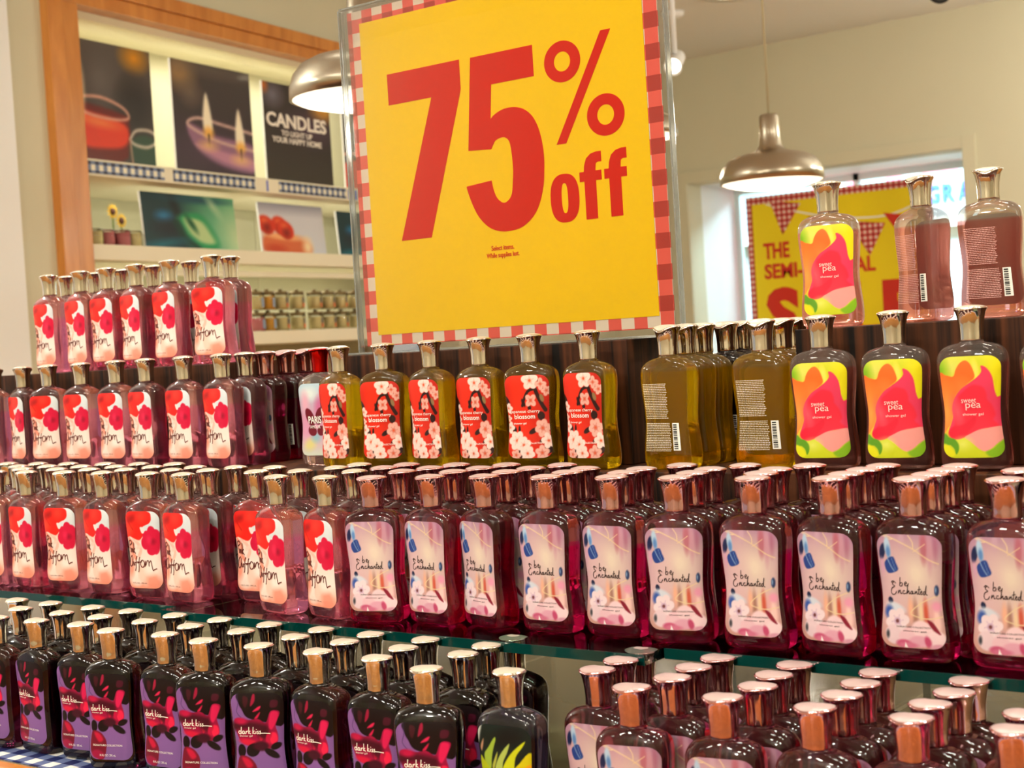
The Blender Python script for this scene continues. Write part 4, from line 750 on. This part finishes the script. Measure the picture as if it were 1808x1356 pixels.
def nloc(s, d, z): return (PW[0]+math.cos(RW)*s-math.sin(RW)*d, PW[1]+math.sin(RW)*s+math.cos(RW)*d, z)
JG = lathe('jar_glass', [(.036, 0), (.040, .003), (.040, .072), (.037, .078)], 24, clear('jar_glass', (250, 250, 250), 1)); JW = {k: lathe('wax', [(.036, .004), (.0375, .006), (.0375, .066), (.03, .067)], 24, M[k]) for k in ('wax', 'waxo', 'waxp')}
JL = lathe('lid', [(.040, .0785), (.0415, .080), (.0415, .090), (.038, .093), (.012, .094), (.010, .100), (.013, .104), (.004, .106)], 24, M['lid'])
def arcband(r, a0, a1, z0, z1, mat, n=10):
    V, F = [], []
    for i in range(n+1):
        a = a0+(a1-a0)*i/n; V += [(r*math.cos(a), r*math.sin(a), z0), (r*math.cos(a), r*math.sin(a), z1)]
    return mesh('jar_label', V, [(2*i, 2*i+2, 2*i+3, 2*i+1) for i in range(n)], mat, True)
AB = {'g': arcband(.0406, -2.2, -.95, .034, .062, M['jarlab']), 'o': arcband(.0406, -2.2, -.95, .012, .032, M['jarlabo']), 'b': arcband(.0406, -2.2, -.95, .014, .06, M['jarblue'])}
def jar(loc, wx, lab, label, group, lid=True, rz=RW):
    j = empty('candle_jar', loc, rz+.5); tag(j, label, 'candle', group); obj('glass', JG, j); obj('wax', JW[wx], j)
    for l_ in lab: obj('label', AB[l_], j)
    if lid: obj('lid', JL, j)
for tier, z in (('lower', .1285), ('upper', .2355)):
    for i, s_ in enumerate((1.27, 1.36, 1.472, 1.609, 1.765, 1.885, 2.0, 2.135)):
        wx = ('waxp', 'waxo')[i] if (i < 2 and tier == 'lower') else ('waxo' if i == 1 else 'wax')
        jar(nloc(s_, .09, z), wx, 'b' if i in (0, 1, 7) else 'go', f'lidded candle jar in {tier} tier of lower wall shelf, {ORD[i+1]} from left', 'stacked candle jars')
for i, (s_, wx, lb) in enumerate(((.215, 'wax', 'cream candle glass next to orange wood frame'), (.300, 'waxp', 'pink candle glass left of its pink twin'), (.385, 'waxp', 'pink candle glass right of its pink twin'), (.47, 'wax', 'pale candle glass beside green leaf picture'))): jar(nloc(s_, .12+.012*(i % 2), .5225), wx, '', lb, 'small candles on the middle shelf', False)
for s_, z, lb in ((.462, .70, 'small sunflower in upright stem, left one'), (.515, .66, 'small sunflower partly behind green leaf picture')):
    f = empty('sunflower', nloc(s_, .24, .5225), RW); tag(f, lb, 'flower', 'sunflowers on the middle shelf')
    obj('stem', tube('stem', [(0, 0, 0), (.004, 0, z-.5225)], .004, M['stem']), f); h = lathe('seed_disc', [(.001, .004), (.014, .003), (.016, -.004)], 16, M['seed']); h.transform(Matrix.Rotation(math.pi/2, 4, 'X')); h.transform(Matrix.Translation((0, -.006, z-.5225))); obj('seed_disc', h, f)
    for k in range(12):
        a = 2*math.pi*k/12; c, s__ = math.cos(a), math.sin(a); V = [(.012*c, 0, .012*s__), (.024*c-.006*s__, -.003, .024*s__+.006*c), (.038*c, .002, .038*s__), (.024*c+.006*s__, -.003, .024*s__-.006*c)]
        obj('petal', mesh('petal', [(x, y-.004, zz+z-.5225) for x, y, zz in V], [(0, 1, 2, 3)], M['petal']), f)
bpy.context.view_layer.update()
